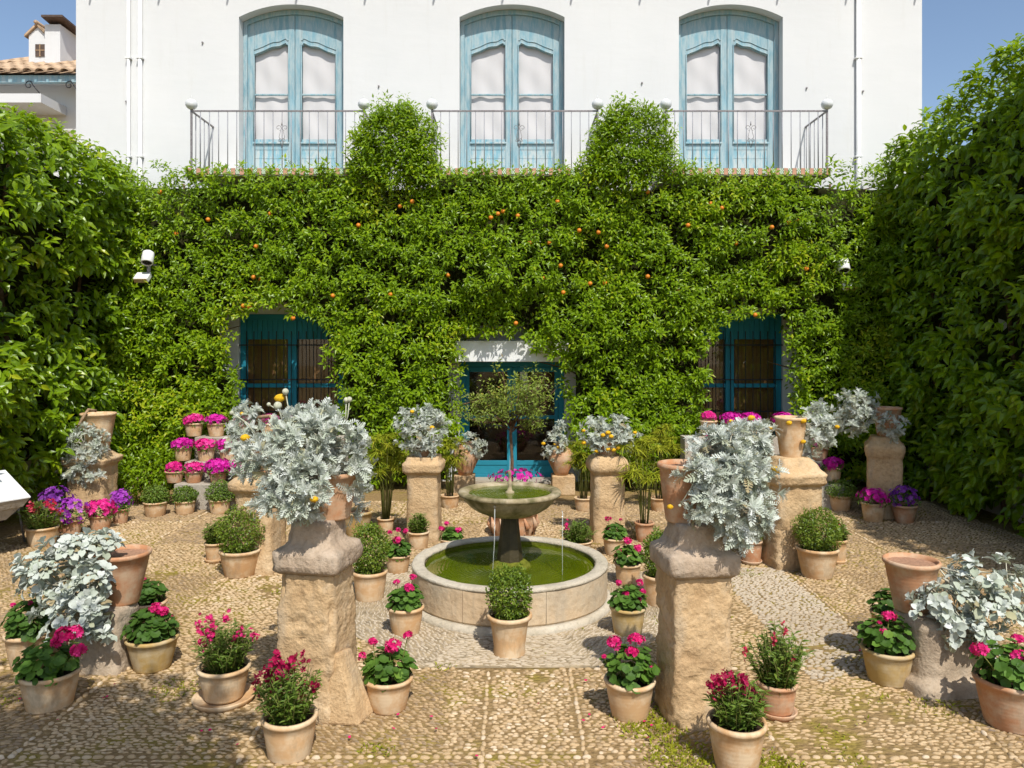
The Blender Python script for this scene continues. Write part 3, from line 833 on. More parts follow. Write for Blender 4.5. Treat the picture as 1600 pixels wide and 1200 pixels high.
def back_hedge():
    root = empty('orange_hedge', (0, 12.75, 0), label='tall orange-tree hedge trained over the villa wall, dotted with ripe oranges', cat='hedge')
    par = []
    nrm0 = np.array([0, -1.0, 0])
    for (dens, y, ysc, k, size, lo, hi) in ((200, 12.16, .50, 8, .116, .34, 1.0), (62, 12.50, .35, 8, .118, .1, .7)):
        n = int(dens * 13.8 * 6.2)
        X = RNG.uniform(-6.9, 6.9, n); Z = RNG.uniform(0.05, 6.6, n)
        P = np.stack([X, np.full(n, y), Z], 1)
        jx = X + RNG.normal(0, .05, n); jz = Z + RNG.normal(0, .05, n)
        keep = hedge_mask(jx, jz, y)
        mid = ((X > -2.32) & (X < -1.36)) | ((X > 1.45) & (X < 2.41))
        keep &= Z < (5.04 if y > 12.2 else 5.5)
        # bare-ish lower skirt and ragged gaps
        g = fbm(P, 1.9, 21)
        g2 = vnoise(P * np.array([1, 0, 1]), 4.0, 77); keep &= RNG.random(n) < np.where(Z > 5.15, np.clip((g2 - .05) / .3, .3, 1), np.clip((g2 - .10) / .34, .18, 1))
        keep &= ~((g < .30) & (RNG.random(n) < .8))
        keep &= RNG.random(n) < np.clip((Z - .05) / .5 + .35, 0, 1)
        P = P[keep]; g = g[keep]; g2 = g2[keep]; N = len(P)
        bul = fbm(P, 1.3, 2) - .5
        P[:, 1] -= (bul * 1.0 + (g2 - .5) * .45 + RNG.normal(0, .06, N)) * ysc
        P[:, 1] += .22 * (np.abs(P[:, 0]) < 1.05) * (P[:, 2] < 3.3)
        low = np.clip((1.0 - P[:, 2]) / 1.0, 0, 1); P[:, 1] += low * np.where(P[:, 1] < 12.8, .40, 0)
        front = (P[:, 1] > 12.26) & (P[:, 2] > 5.0) & (y < 12.2); P[front, 1] = 12.24
        # lean the face back a little towards the top edge
        nr = np.tile(nrm0, (N, 1)) + UP * np.clip((P[:, 2:3] - 4.9) * 1.2, 0, .9)
        nr = unit(nr + rdir(N) * .25)
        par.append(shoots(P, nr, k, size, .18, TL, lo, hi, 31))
    # the two bushy heads that rise between the balconies
    for (cx, cw, top, sd) in ((-1.86, .62, 6.02, 3), (1.88, .58, 6.0, 6)):
        n = 1250; Zb = RNG.uniform(4.9, top, n) ; u = (Zb - 4.9) / (top - 4.9)
        wd = cw * np.sqrt(np.clip(1 - u ** 6, 0.02, 1))
        a = RNG.uniform(0, 6.283, n); wd = wd * (.78 + .6 * vnoise(np.stack([Zb * 2.6, np.cos(a) * 1.6, np.sin(a) * 1.6 + sd], 1), 1, sd)); rr = RNG.uniform(.10, 1.0, n) ** .6; dd = np.stack([np.cos(a), np.sin(a) * .6, u * .5], 1)
        P = np.stack([cx + np.cos(a) * wd * rr, 12.12 + np.sin(a) * .32 * rr, Zb + RNG.normal(0, .05, n) + (RNG.random(n) < .05) * u * .22], 1)
        par.append(shoots(P, unit(dd + rdir(n) * .3), 7, .112, .15, TL, .34, 1.0, sd))
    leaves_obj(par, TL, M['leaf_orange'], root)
    # opaque backing sheet, coloured like the shade deep inside the hedge, hides the wall
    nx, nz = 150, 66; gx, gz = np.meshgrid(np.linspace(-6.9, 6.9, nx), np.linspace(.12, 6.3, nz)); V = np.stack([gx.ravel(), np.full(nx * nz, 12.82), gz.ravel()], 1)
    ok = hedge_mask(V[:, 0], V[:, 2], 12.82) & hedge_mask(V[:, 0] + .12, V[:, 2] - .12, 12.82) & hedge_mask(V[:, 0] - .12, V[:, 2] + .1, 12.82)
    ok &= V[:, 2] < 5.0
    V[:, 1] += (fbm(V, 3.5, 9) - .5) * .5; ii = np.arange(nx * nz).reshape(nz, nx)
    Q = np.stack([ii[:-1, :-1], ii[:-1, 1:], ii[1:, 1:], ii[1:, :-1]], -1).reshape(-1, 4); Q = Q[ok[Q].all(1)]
    tw = link('shade_sheet', mesh_np('shade_sheet', V, Q, smooth=True), M['hedge_shade'], root); tw.location = (0, -12.75, 0)
    # trunks and climbing limbs behind the leaves
    for x in (-5.6, -2.3, -1.35, 1.45, 2.2, 5.3):
        t = MB(); pts = [(x + .12 * math.sin(z * 1.7 + x), .33, z) for z in np.linspace(0, 5.1, 9)]
        t.tube(pts, [.05 - .004 * i for i in range(9)], 7)
        for j in range(7):
            z0 = 1.1 + j * .6; s = (-1) ** j
            t.tube([(x + .05 * s, .33, z0), (x + .5 * s, .28, z0 + .25), (x + 1.0 * s, .22, z0 + .38)], [.018, .013, .007], 5)
        t.build('trunk', M['bark'], root, True)
    # fruit
    om = MB().ball((0, 0, 0), .037, 12, 8, .96).mesh('orange', True)
    spots = [(1110, 318), (1128, 325), (400, 385), (275, 365), (325, 343), (422, 334), (396, 433), (407, 436), (380, 478), (338, 492), (458, 497), (520, 462), (390, 480), (644, 315), (730, 338), (767, 340), (778, 334), (786, 330),
             (809, 337), (871, 315), (905, 360), (935, 363), (828, 379), (858, 379), (876, 415), (850, 435), (880, 457), (922, 443), (948, 385), (945, 442), (806, 505), (1206, 355), (1245, 345), (1232, 348),
             (1012, 300), (1030, 520), (1180, 492), (1187, 290), (560, 352), (610, 460), (470, 300), (1075, 352), (1150, 380), (1012, 432), (700, 430), (625, 322), (740, 318), (1060, 455), (1260, 420), (250, 300)]
    for (px, py) in spots:
        p = AT(px, py, 12.05 + random.uniform(-.09, .09)); link('orange', om, M['orange'], root, (p.x, p.y - 12.75, p.z))
    for o in root.children:
        if o.name.startswith('foliage'): o.location = (0, -12.75, 0)
back_hedge()

def side_hedge(sgn, name, label, top, xface, lo, hi, seed):
    root = empty(name, (sgn * xface, 9, 0), label=label, cat='hedge')
    par = []; nx = np.array([-sgn * 1.0, 0, 0])
    singles = None
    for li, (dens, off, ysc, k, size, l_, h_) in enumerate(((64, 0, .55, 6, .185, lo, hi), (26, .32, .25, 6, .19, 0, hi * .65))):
        y0, y1 = 5.2, 13.0
        n = int(dens * (y1 - y0) * 6.4)
        Y = RNG.uniform(y0, y1, n); Z = RNG.uniform(.1, 6.4, n)
        tz = np.interp(Y, *top) + .22 * (vnoise(np.stack([Y, Y * 0, Y * 0], 1), 1.6, seed) - .5) + RNG.normal(0, .07, n)
        keep = Z < tz
        Y, Z, tz = Y[keep], Z[keep], tz[keep]; N = len(Y)
        P = np.stack([np.full(N, sgn * (xface + off)), Y, Z], 1)
        g = fbm(P, 1.5, seed + 2)
        bul = fbm(P, 1.1, seed) - .5
        under = np.clip((1.0 - Z) / 1.0, 0, 1)
        P[:, 0] -= sgn * ((bul * 1.5 + RNG.normal(0, .06, N)) * ysc) - sgn * under * .25
        P[:, 0] += sgn * np.clip(1 - (tz - Z) / .5, 0, 1) * .25
        g2 = vnoise(P * np.array([0, 1, 1]), 2.6, seed + 9); kk = RNG.random(N) < np.clip((g2 - .24) / .34, .07, 1); P[:, 0] -= sgn * (g2 - .5) * .45 * (ysc > .3)
        P = P[kk]; tz = tz[kk]; N = len(P)
        nr = unit(np.tile(nx, (N, 1)) + UP * np.clip(1.2 - (tz - P[:, 2])[:, None] * 1.6, -.1, 1.1) + rdir(N) * .55)
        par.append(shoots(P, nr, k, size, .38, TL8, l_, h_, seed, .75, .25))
    # top fill so that the crown is not hollow
    n = 700
    Y = RNG.uniform(5.2, 13, n); Xo = RNG.uniform(0, .9, n); tz = np.interp(Y, *top)
    P = np.stack([sgn * (xface + Xo), Y, tz - .05 + .15 * RNG.random(n)], 1)
    par.append(shoots(P, np.tile(UP, (n, 1)) + rdir(n) * .4, 6, .14, .3, TL8, lo, hi, seed, .8))
    P, D, Nn, S, T = [np.concatenate(q) for q in zip(*par)]
    R = frames(D, Nn)
    vis = (np.abs(P[:, 0]) / P[:, 1] < .66) & (np.abs(P[:, 0]) < xface + .02)
    sc = np.where(vis, S / P[:, 1] * RNG.uniform(.7, 1.3, len(P)), 0); big = np.argsort(-sc)[:300]
    rest = np.ones(len(P), bool); rest[big] = False
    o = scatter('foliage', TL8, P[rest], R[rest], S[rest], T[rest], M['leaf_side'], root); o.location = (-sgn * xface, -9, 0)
    var = [mesh_np('leaf', TL8[0], TL8[1], np.full(len(TL8[0]), t)) for t in np.linspace(.05, 1, 8)]
    for i in big:
        o = link('leaf', var[int(np.clip(round(T[i] * 7), 0, 7))], M['leaf_side'], root)
        o.matrix_local = Matrix.Translation(Vector(P[i]) - root.location) @ Matrix(R[i].tolist()).to_4x4() @ Matrix.Scale(float(S[i]), 4)
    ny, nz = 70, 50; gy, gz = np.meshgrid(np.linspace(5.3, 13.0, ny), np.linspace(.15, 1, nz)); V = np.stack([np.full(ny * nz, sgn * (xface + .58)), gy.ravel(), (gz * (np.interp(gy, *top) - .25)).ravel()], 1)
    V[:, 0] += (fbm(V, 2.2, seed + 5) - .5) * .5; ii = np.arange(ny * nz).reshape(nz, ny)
    tw = link('shade_sheet', mesh_np('shade_sheet', V, np.stack([ii[:-1, :-1], ii[:-1, 1:], ii[1:, 1:], ii[1:, :-1]], -1).reshape(-1, 4), smooth=True), M['hedge_shade'], root); tw.location = (-sgn * xface, -9, 0)  # backing sheet with the hedge's inner shade in its colour
    for y in (6.4, 8.4, 10.2, 12.0):
        t = MB(); pts = [(sgn * .55 + .08 * math.sin(z * 2 + y), y - 9, z) for z in np.linspace(0, 4.8, 8)]
        t.tube(pts, [.045 - .004 * i for i in range(8)], 6)
        for j in range(6):
            z0 = .6 + j * .6; s = (-1) ** j
            t.tube([(sgn * .55, y - 9, z0), (sgn * .4, y - 9 + .45 * s, z0 + .3)], [.016, .008], 5)
        t.build('trunk', M['bark'], root, True)
    return root
side_hedge(-1, 'climber_hedge', 'sunlit large-leaved climber hedge covering the left side wall', ([5, 8, 9.2, 10.5, 12, 13], [5.0, 5.15, 5.15, 5.2, 5.1, 5.1]), 6.2, .34, 1.0, 41)
side_hedge(1, 'climber_hedge', 'tall shaded climber hedge covering the right side wall', ([5, 8, 9.2, 9.8, 10.6, 11.3, 12.2, 13], [5.9, 5.9, 5.85, 5.95, 5.75, 5.6, 5.35, 5.2]), 6.05, .34, 1.0, 57)

# ------------------------------------------------------------------ far house over the left hedge
def far_house():
    D = 18.0
    root = empty('far_house', (-13, D, 0), label='distant white house with clay-tiled roof and chimney behind the villa', cat='house')
    P = lambda px, py, d: AT(px, py, d) - Vector((-13, D, 0))
    xr = 4.4
    MB().box(-6, xr, .62, 6, 0, 8.9).build('wall', M['wall'], root)
    ez = P(0, 118, D).z
    MB().box(-6.2, xr, -.02, .10, ez - .16, ez).build('eave_board', M['blue_up'], root)
    MB().box(-6.2, xr, .102, .61, ez - .03, ez + .02).build('soffit', M['wall'], root)
    rf = MB().add([(-6.2, -.1, ez + .02), (xr, -.1, ez + .02), (xr, 3.2, ez + 1.52), (-6.2, 3.2, ez + 1.52), (-6.2, 3.2, ez - .2), (xr, 3.2, ez - .2)], [(0, 1, 2, 3), (3, 2, 5, 4)]).build('roof', M['roof'], root)
    # barrel tiles
    slope = math.atan2(1.50, 3.3)
    def barrel(up):
        b = MB(); V = []; Fc = []
        for j, (yy, rr) in enumerate(((0, .115), (.46, .095))):
            for k in range(7):
                a = math.pi * k / 6; V.append((rr * math.cos(a), yy, rr * .75 * math.sin(a) * up))
            for k in range(7):
                a = math.pi * k / 6; V.append(((rr - .018) * math.cos(a), yy, (rr - .022) * .75 * math.sin(a) * up))
        for k in range(6):
            Fc += [(k, k + 1, k + 15, k + 14), (7 + k, 21 + k, 22 + k, 8 + k), (k, 7 + k, 8 + k, k + 1)]
        return b.add(V, Fc).mesh('roof_tile', True)
    tm = barrel(1)
    for r in range(8):
        for c in range(17):
            o = link('roof_tile', tm, M['roof'], rf, (-.3 + c * .29 + random.uniform(-.02, .02), -.16 + r * .42 + random.uniform(-.03, .03), ez + .03 + (r * .42) * math.tan(slope) + random.uniform(0, .02)))
            o.rotation_euler = (slope + .04, random.uniform(-.06, .06), random.uniform(-.06, .06))
    # chimney and dormer
    d = D + 1.3; a = P(70, 95, d); b = P(94, 38, d)
    ch = MB().box(a.x, b.x, a.y, a.y + .75, a.z - .5, b.z).build('chimney', M['wall'], root)
    c0 = P(64, 26, d - .2); c1 = P(94, 26, d - .2); hh = .05
    MB().add([(c0.x, c0.y, c0.z), (c1.x + .05, c0.y, c0.z), (c1.x + .12, c0.y + 1.15, b.z - .02), (c0.x, c0.y + 1.15, b.z - .02), (c0.x, c0.y, c0.z + hh), (c1.x + .05, c0.y, c0.z + hh), (c1.x + .12, c0.y + 1.15, b.z + .03), (c0.x, c0.y + 1.15, b.z + .03)],
             [(0, 3, 2, 1), (4, 5, 6, 7), (0, 1, 5, 4), (1, 2, 6, 5), (2, 3, 7, 6), (3, 0, 4, 7)]).build('chimney_cap', M['metal_cap'], ch)
    MB().box(a.x + .06, a.x + .10, a.y + .1, a.y + .14, b.z, c0.z + .02).box(b.x - .1, b.x - .06, a.y + .1, a.y + .14, b.z, c0.z + .02).build('cap_strut', M['metal_cap'], ch)
    p0 = P(45, 92, d + .1); p1 = P(72, 55, d + .1); pk = P(59, 42, d + .1)
    dm = MB().add([(p0.x, p0.y, p0.z - .5), (p1.x, p0.y, p0.z - .5), (p1.x, p0.y, p1.z), (pk.x, p0.y, pk.z), (p0.x, p0.y, p1.z), (p0.x, p0.y + 1, p0.z - .5), (p1.x, p0.y + 1, p0.z - .5), (p1.x, p0.y + 1, p1.z), (pk.x, p0.y + 1, pk.z), (p0.x, p0.y + 1, p1.z)],
                  [(0, 1, 2, 3, 4), (9, 8, 7, 6, 5), (0, 4, 9, 5), (1, 6, 7, 2)]).build('dormer', M['wall'], root)
    for s, xx in ((-1, p0.x - .08), (1, p1.x + .08)):
        zz = p1.z - .06
        MB().add([(pk.x, p0.y - .06, pk.z + .02), (xx, p0.y - .06, zz), (xx, p0.y + 1, zz), (pk.x, p0.y + 1, pk.z + .02), (pk.x, p0.y - .06, pk.z + .08), (xx, p0.y - .06, zz + .06), (xx, p0.y + 1, zz + .06), (pk.x, p0.y + 1, pk.z + .08)],
                 [(0, 1, 2, 3), (4, 7, 6, 5), (0, 4, 5, 1), (1, 5, 6, 2), (3, 2, 6, 7)]).build('dormer_roof', M['roof'], dm)
    MB().tube([(pk.x, p0.y - .1, pk.z + .09), (pk.x, p0.y + 1, pk.z + .09)], .05, 8).build('ridge_tile', M['roof'], dm, True)
    w0 = P(55, 88, d + .08); w1 = P(70, 69, d + .08)
    MB().box(w0.x, w1.x, w0.y, w0.y + .01, w0.z, w1.z).build('dormer_window', M['metal_cap'], dm)
    wm = (w0.x + w1.x) / 2
    MB().box(wm - .015, wm + .015, w0.y - .012, w0.y - .001, w0.z, w1.z).box(w0.x, w1.x, w0.y - .010, w0.y - .001, (w0.z + w1.z) / 2 - .012, (w0.z + w1.z) / 2 + .012).build('window_bar', M['drystalk'], dm)
    # sunlit canopy, curled iron brackets, lower ledge
    q = P(64, 146, D - .4); q2 = P(64, 160, D - .4)
    MB().box(-6, q.x, q.y, .615, q2.z, q.z).build('canopy', M['wall'], root)
    q = P(118, 206, D - .35)
    MB().box(q.x - .5, xr, q.y, .6, q.z - .2, q.z + .03).build('ledge', M['concrete'], root)
    for px in (44, 107):
        t = P(px, 131, D - .02); e = P(px + 18, 146, D - .1); pts = []
        for k in range(14):
            u = k / 13; r = .10 * (1 - .75 * u); a = 1.2 + u * 6.5; pts.append((t.x + .02 + r * math.cos(a), t.y, t.z - .03 + r * math.sin(a)))
        MB().tube([(e.x, e.y, e.z), (e.x - .1, e.y, e.z + .12), pts[0]] + pts, .013, 5).build('iron_bracket', M['darkiron'], root, True)
far_house()

# a tree behind the viewer throws the dappled shade over the lower left corner
def shade_tree():
    root = empty('shade_tree', (-3.0, -.6, 0), label='garden tree beside the viewer whose shade dapples the lower left cobbles', cat='tree')
    t = MB(); t.tube([(0, 0, 0), (.05, .1, 1.5), (.15, .3, 3.0), (.4, .6, 4.2)], [.12, .10, .08, .05], 9)
    ends = []
    for k in range(9):
        a = k * 2.4; e = Vector((1.0 + .85 * math.cos(a), 1.8 + .6 * math.sin(a), 4.1 + .5 * random.random())); t.tube([(.15, .3, 2.9), ((.15 + e.x) / 2, (.3 + e.y) / 2, 3.9), e], [.04, .025, .01], 6); ends.append(e)
    t.build('trunk', M['bark'], root, True)
    pts = []
    for e in ends:
        c = np.array(e); pts.append(c + RNG.normal(0, .28, (130, 3)))
    P = np.concatenate(pts) + np.array([-3.0, -.6, 0.0]); P[:, 2] = np.maximum(P[:, 2], 3.7)
    parts = [shoots(P, rdir(len(P)) + UP * .2, 6, .17, .3, TL, .1, .9, 71)]
    o = leaves_obj(parts, TL, M['leaf_orange'], root, 'crown'); o.location = (3.0, .6, 0)
shade_tree()
# ------------------------------------------------------------------ fountain
def fountain():
    root = empty('fountain', FC, label='round two-tier stone fountain with green water and mossy upper bowl', cat='fountain')
    z = .365
    n = 8
    # the basin ring is made of marble slabs with open joints
    for k in range(n):
        a0 = 2 * math.pi * k / n + .34; a1 = 2 * math.pi * (k + 1) / n + .34; g = .003
        prof = [(FR - .012, .05), (FR, .07), (FR, z - .036), (FR - .115, z - .036), (FR - .115, .05)]
        b = MB(); m = 14; V = []; Fc = []
        for i in range(m + 1):
            a = a0 + g + (a1 - a0 - 2 * g) * i / m
            V += [(r * math.cos(a), r * math.sin(a), zz) for r, zz in prof]
        q = len(prof)
        for i in range(m):
            for j in range(q):
                Fc.append((i * q + j, (i + 1) * q + j, (i + 1) * q + (j + 1) % q, i * q + (j + 1) % q))
        Fc += [tuple(range(q)), tuple(range(m * q, m * q + q))[::-1]]
        b.add(V, Fc).build('basin_slab', M['basin'], root)
    MB().lathe([(FR - .008, .06), (FR - .008, z - .045), (FR - .11, z - .045), (FR - .11, .06)], 64, closed=True).build('basin_core', M['basinrim'], root, True)
    MB().lathe([(FR + .055, .0), (FR + .055, .022), (FR + .03, .048), (FR - .02, .056), (FR - .02, .0)], 72).build('foot_ring', M['basinrim'], root, True)
    rim = MB().lathe([(FR - .01, z - .035), (FR + .004, z - .033), (FR + .008, z - .018), (FR + .002, z - .006), (FR - .012, z), (FR - .085, z), (FR - .108, z - .010), (FR - .115, z - .035)], 96, closed=True)
    v = np.array(rim.v); dn = fbm(v, 9, 4) - .5; rad = np.hypot(v[:, 0], v[:, 1]); rim.v = [tuple(p) for p in np.stack([v[:, 0] * (1 + .02 * dn / rad), v[:, 1] * (1 + .02 * dn / rad), v[:, 2] + .016 * dn], 1)]
    rim.build('basin_rim', M['basinrim'], root, True)
    MB().lathe([(FR - .1165, .05), (FR - .117, z - .03)], 64).build('basin_lining', M['moss'], root, True)
    MB().disc(FR - .117, z - .062, 64).build('water', M['water'], root)
    MB().lathe([(.20, .25), (.19, .315), (.14, .355), (.08, .37), (.01, .375)], 28, wob=.03).build('moss_mound', M['moss'], root, True)
    MB().lathe([(.125, .28), (.118, .40), (.10, .55), (.084, .70), (.082, .76), (.095, .80)], 8).build('stem', M['stem'], root)
    # upper bowl
    MB().lathe([(.01, .775), (.11, .775), (.17, .785), (.225, .79), (.24, .80), (.30, .822), (.36, .860), (.405, .905), (.432, .945), (.445, .962), (.470, .968), (.478, .985), (.470, 1.004), (.445, 1.010), (.40, 1.004), (.385, .99), (.375, .965), (.30, .90), (.01, .87)], 48, wob=.006).build('bowl', M['bowl'], root, True)
    MB().disc(.384, .982, 48).build('bowl_water', M['water'], root)
    MB().lathe([(.040, .97), (.042, .995), (.022, 1.005), (.017, 1.05), (.024, 1.07), (.016, 1.09), (.012, 1.14), (.017, 1.16), (.010, 1.18), (.001, 1.19)], 12).build('spout', M['bowl'], root, True)
    MB().tube([(0, 0, 1.185), (.002, 0, 1.25), (.0, .003, 1.33)], [.007, .004, .001], 5).build('water_jet', M['jet'], root, True)
    for (px, py0, py1) in ((773, 793, 908), (879, 800, 892)):
        d = 6.72 if px < 800 else 6.86
        p = AT(px, py0, d) - FC; p2 = AT(px - 4 if px < 800 else px, py1, d - .03) - FC; zb = z - .06
        MB().tube([(p.x, p.y + .03, p.z), (p.x, p.y, p.z - .02), (p.x - .003, p.y - .012, (p.z + zb) / 2), (p2.x, p.y - .02, zb)], [.007, .006, .004, .003], 6).build('water_jet', M['jet'], root, True)
        if px < 800: MB().tube([(p.x, p.y + .10, p.z + .01), (p.x, p.y + .01, p.z)], .014, 8).build('spout', M['basinrim'], root, True)
fountain()

# ------------------------------------------------------------------ worn stone pedestals
def pedestal(loc, rz, prof, label, mat='stone', rough=.012, chip=.03, seed=1, lod=14, name='stone_pedestal', sx=1.0, sy=1.0):
    """lofted from rounded-square sections, then worn by noise"""
    root = empty(name, loc, rz, label, 'pedestal')
    if 'cap' in prof:
        i = prof.index('cap')
        build_stone(root, 'pedestal_block', prof[:i], mat, rough, chip, seed, lod, sx, sy)
        build_stone(root, 'cap_stone', prof[i + 1:], 'stonecap', rough * .9, chip * .55, seed + 50, lod, sx, sy)
    else: build_stone(root, 'pedestal_block', prof, mat, rough, chip, seed, lod, sx, sy)
    return root, prof[-1][0]
def build_stone(root, part, prof, mat, rough, chip, seed, lod, sx, sy):
    k = lod * 4; V = []
    zs = []
    for (z0, h0), (z1, h1) in zip(prof[:-1], prof[1:]):
        m = max(1, int(abs(z1 - z0) / .022 + abs(h1 - h0) / .03))
        zs += [(z0 + (z1 - z0) * i / m, h0 + (h1 - h0) * i / m) for i in range(m)]
    zs.append(prof[-1])
    if part == 'cap_stone': zs = [(prof[0][0], .01)] + zs
    # inward rows to close the top
    zt, ht = prof[-1]; zs += [(zt + .004, ht * .66), (zt + .006, ht * .33), (zt + .006, .01)]
    for z, h in zs:
        for i in range(k):
            a = 2 * math.pi * i / k; c, s = math.cos(a), math.sin(a)
            p = 26.0; r = (abs(c) ** p + abs(s) ** p) ** (-1 / p)
            V.append((c * r * h * sx, s * r * h * sy, z))
    V = np.array(V); Q = V + seed * 3.7
    d = (fbm(Q, 5, seed, 4) - .5) * 1.1 * rough + (fbm(Q, 34, seed + 3, 2) - .5) * rough * 1.1
    d -= np.clip(fbm(Q * np.array([1, 1, 1.6]), 13, seed + 5, 2) - .60, 0, 1) * rough * 4
    corner = np.clip((np.minimum(np.abs(V[:, 0]) / sx, np.abs(V[:, 1]) / sy) / np.maximum(np.maximum(np.abs(V[:, 0]) / sx, np.abs(V[:, 1]) / sy), 1e-3) - .72) * 3.6, 0, 1)
    d -= corner * np.clip(fbm(Q, 5, seed + 7, 3) - .42, 0, 1) * chip * 4
    nr = unit(np.stack([V[:, 0], V[:, 1], np.zeros(len(V))], 1))
    V += nr * d[:, None]; V[:, 2] += (fbm(Q, 5, seed + 9) - .5) * rough * .9 * (V[:, 2] > .05)
    m = len(zs); Fq = []
    for j in range(m - 1):
        for i in range(k):
            Fq.append((j * k + i, j * k + (i + 1) % k, (j + 1) * k + (i + 1) % k, (j + 1) * k + i))
    link(part, mesh_np(part, V, np.array(Fq), smooth=True), M[mat], root)
NEAR = [(0, .205), (.05, .207), (.26, .192), (.90, .186), (.915, .186), 'cap', (.918, .192), (.930, .205), (.945, .224), (1.00, .228), (1.055, .224), (1.068, .205), (1.085, .172), (1.11, .152), (1.20, .140), (1.235, .135)]
pL, zL = pedestal((-1.255, 4.97, 0), math.radians(-11), NEAR, 'tall worn sandstone pedestal carrying the biggest silver plant, left of the path', seed=2, lod=24, rough=.018, chip=.05)
pR, zR = pedestal((1.155, 4.90, 0), math.radians(8), NEAR, 'tall rough sandstone pedestal with red-flowered pots at its foot, right of the path', seed=5, lod=24, rough=.018, chip=.04)
# the split plinth stone leaning on the left pedestal
q = MB().add([(-.10, -.02, 0), (.13, 0, 0), (.16, .20, 0), (-.06, .22, 0), (-.07, .02, .42), (-.02, .02, .44), (.01, .18, .42), (-.05, .2, .40)], [(0, 3, 2, 1), (4, 5, 6, 7), (0, 1, 5, 4), (1, 2, 6, 5), (2, 3, 7, 6), (3, 0, 4, 7)]).build('plinth_stone', M['stone'], pL, loc=(.225, -.18, 0), bevel=.02)
q.parent = pL
MID = [(0, .23), (.06, .235), (.30, .20), (.80, .195), (.83, .21), (.86, .245), (.93, .25), (.965, .22), (.985, .20)]
pBL, zBL = pedestal((-1.07, 9.36, 0), math.radians(-2), [(0, .19), (.06, .20), (.12, .195), (.80, .185), (.84, .235), (.93, .24), (.97, .20), (1.01, .19)], 'narrow sandstone pedestal behind the fountain, left of the blue door', seed=8, lod=10)
pBR, zBR = pedestal((1.16, 9.36, 0), math.radians(3), [(0, .20), (.06, .20), (.12, .195), (.80, .185), (.82, .205), (.86, .235), (.92, .235), (.98, .21), (1.02, .17)], 'narrow sandstone pedestal behind the fountain, right of the blue door', seed=11, lod=10)
pML, zML = pedestal((-2.65, 8.10, 0), math.radians(-9), MID, 'stone pedestal beside the left boxwood pot, partly hidden by the big silver plant', seed=14, lod=12)
pMR, zMR = pedestal((3.0, 8.30, 0), math.radians(8), [(0, .28), (.08, .285), (.25, .255), (.86, .24), (.90, .285), (.99, .30), (1.03, .24), (1.10, .20), (1.15, .17)], 'broad sandstone pedestal beside the right boxwood pot', seed=17, lod=12, rough=.02, chip=.05)
pFL, zFL = pedestal((-5.78, 10.6, 0), math.radians(2), [(0, .26), (.1, .265), (.2, .25), (.70, .245), (.74, .28), (.80, .295), (.84, .22), (.90, .17), (.97, .16)], 'stone pedestal against the left hedge under a pot with a drooping dry stalk', seed=20, lod=12)
pFR, zFR = pedestal((5.15, 10.62, 0), math.radians(-24), [(0, .23), (.12, .235), (.2, .225), (.80, .22), (.84, .24), (.92, .255), (.98, .25), (1.03, .20), (1.10, .17)], 'shaded stone pedestal against the right hedge', mat='stone', seed=23, lod=12)
bLb, zLb = pedestal((-3.02, 5.66, 0), math.radians(-8), [(0, .24), (.05, .235), (.40, .215), (.44, .20)], 'low stone block under the spilling silver plant, front left', mat='stonegrey', seed=26, lod=12, name='stone_block', sx=1.0, sy=.75)
bRb, zRb = pedestal((2.98, 5.42, 0), math.radians(10), [(0, .32), (.07, .31), (.10, .25), (.42, .22), (.46, .20)], 'low stone block with a broken foot under the spilling silver plant, front right', mat='stonegrey', seed=29, lod=12, name='stone_block', rough=.02, chip=.06)

# cubes under the jars by the door, and the stepped plant stands
def cube_base(loc, label, w=.36, h=.30):
    r = empty('stone_cube', loc, 0, label, 'plinth')
    MB().box(-w / 2, w / 2, -w / 2, w / 2, 0, h).build('cube_block', M['stone'], r, bevel=.015); return h
cube_base((-.77, 12.22, 0), 'terracotta-coloured stone cube under the jar left of the garden door')
cube_base((.81, 12.22, 0), 'terracotta-coloured stone cube under the jar right of the garden door')
STEPS = [(10.97, .368), (11.32, .633), (11.67, .955)]
def stand(xa, xb, label):
    r = empty('stepped_stand', (0, 10.97, 0), 0, label, 'plant stand')
    for i, (d, z) in enumerate(STEPS):
        MB().box(xa + .003 * i, xb - .003 * i, d - 10.97, 1.02, 0 if i == 0 else STEPS[i - 1][1] + .002, z).build('step', M['concrete'], r, bevel=.008)
stand(-4.83, -2.55, 'stepped concrete stand holding rows of pink pots under the left window')
stand(2.62, 4.75, 'stepped concrete stand holding pink pots under the right window')

# ------------------------------------------------------------------ pots and plants
POTCACHE = {}
def pot_mesh(rb, rt, h, kind):
    key = (round(rb, 3), round(rt, 3), round(h, 3), kind)
    if key in POTCACHE: return POTCACHE[key]
    t = .016 if rt > .12 else .011; lip = min(.035, h * .13)
    if kind == 'flare':       # concave wall
        side = [(rb, 0), (rb * 1.0, .012), (rb * .98, h * .2), (rb + (rt - rb) * .18, h * .5), (rb + (rt - rb) * .45, h * .78), (rt - .014, h - lip)]
    elif kind == 'belly':
        side = [(rb, 0), (rb * 1.15, h * .12), (rt * 1.02, h * .45), (rt * 1.02, h * .62), (rt * .80, h * .82), (rt * .52, h * .92), (rt * .5, h - lip)]
        rt = rt * .56
    else:
        side = [(rb * .97, 0), (rb, .01), (rb + (rt - rb) * .33, h * .36), (rb + (rt - rb) * .62, h * .66), (rt - .012, h - lip)]
    prof = [(.005, .0)] + side + [(rt, h - lip * .85), (rt + .004, h - lip * .4), (rt - .002, h), (rt - t, h + .001), (rt - t * 1.3, h - lip), (rt - t * 1.5, h - .05), (.004, h - .05)]
    me = MB().lathe(prof, 36, wob=.010).mesh('pot', True)
    POTCACHE[key] = me
    return me

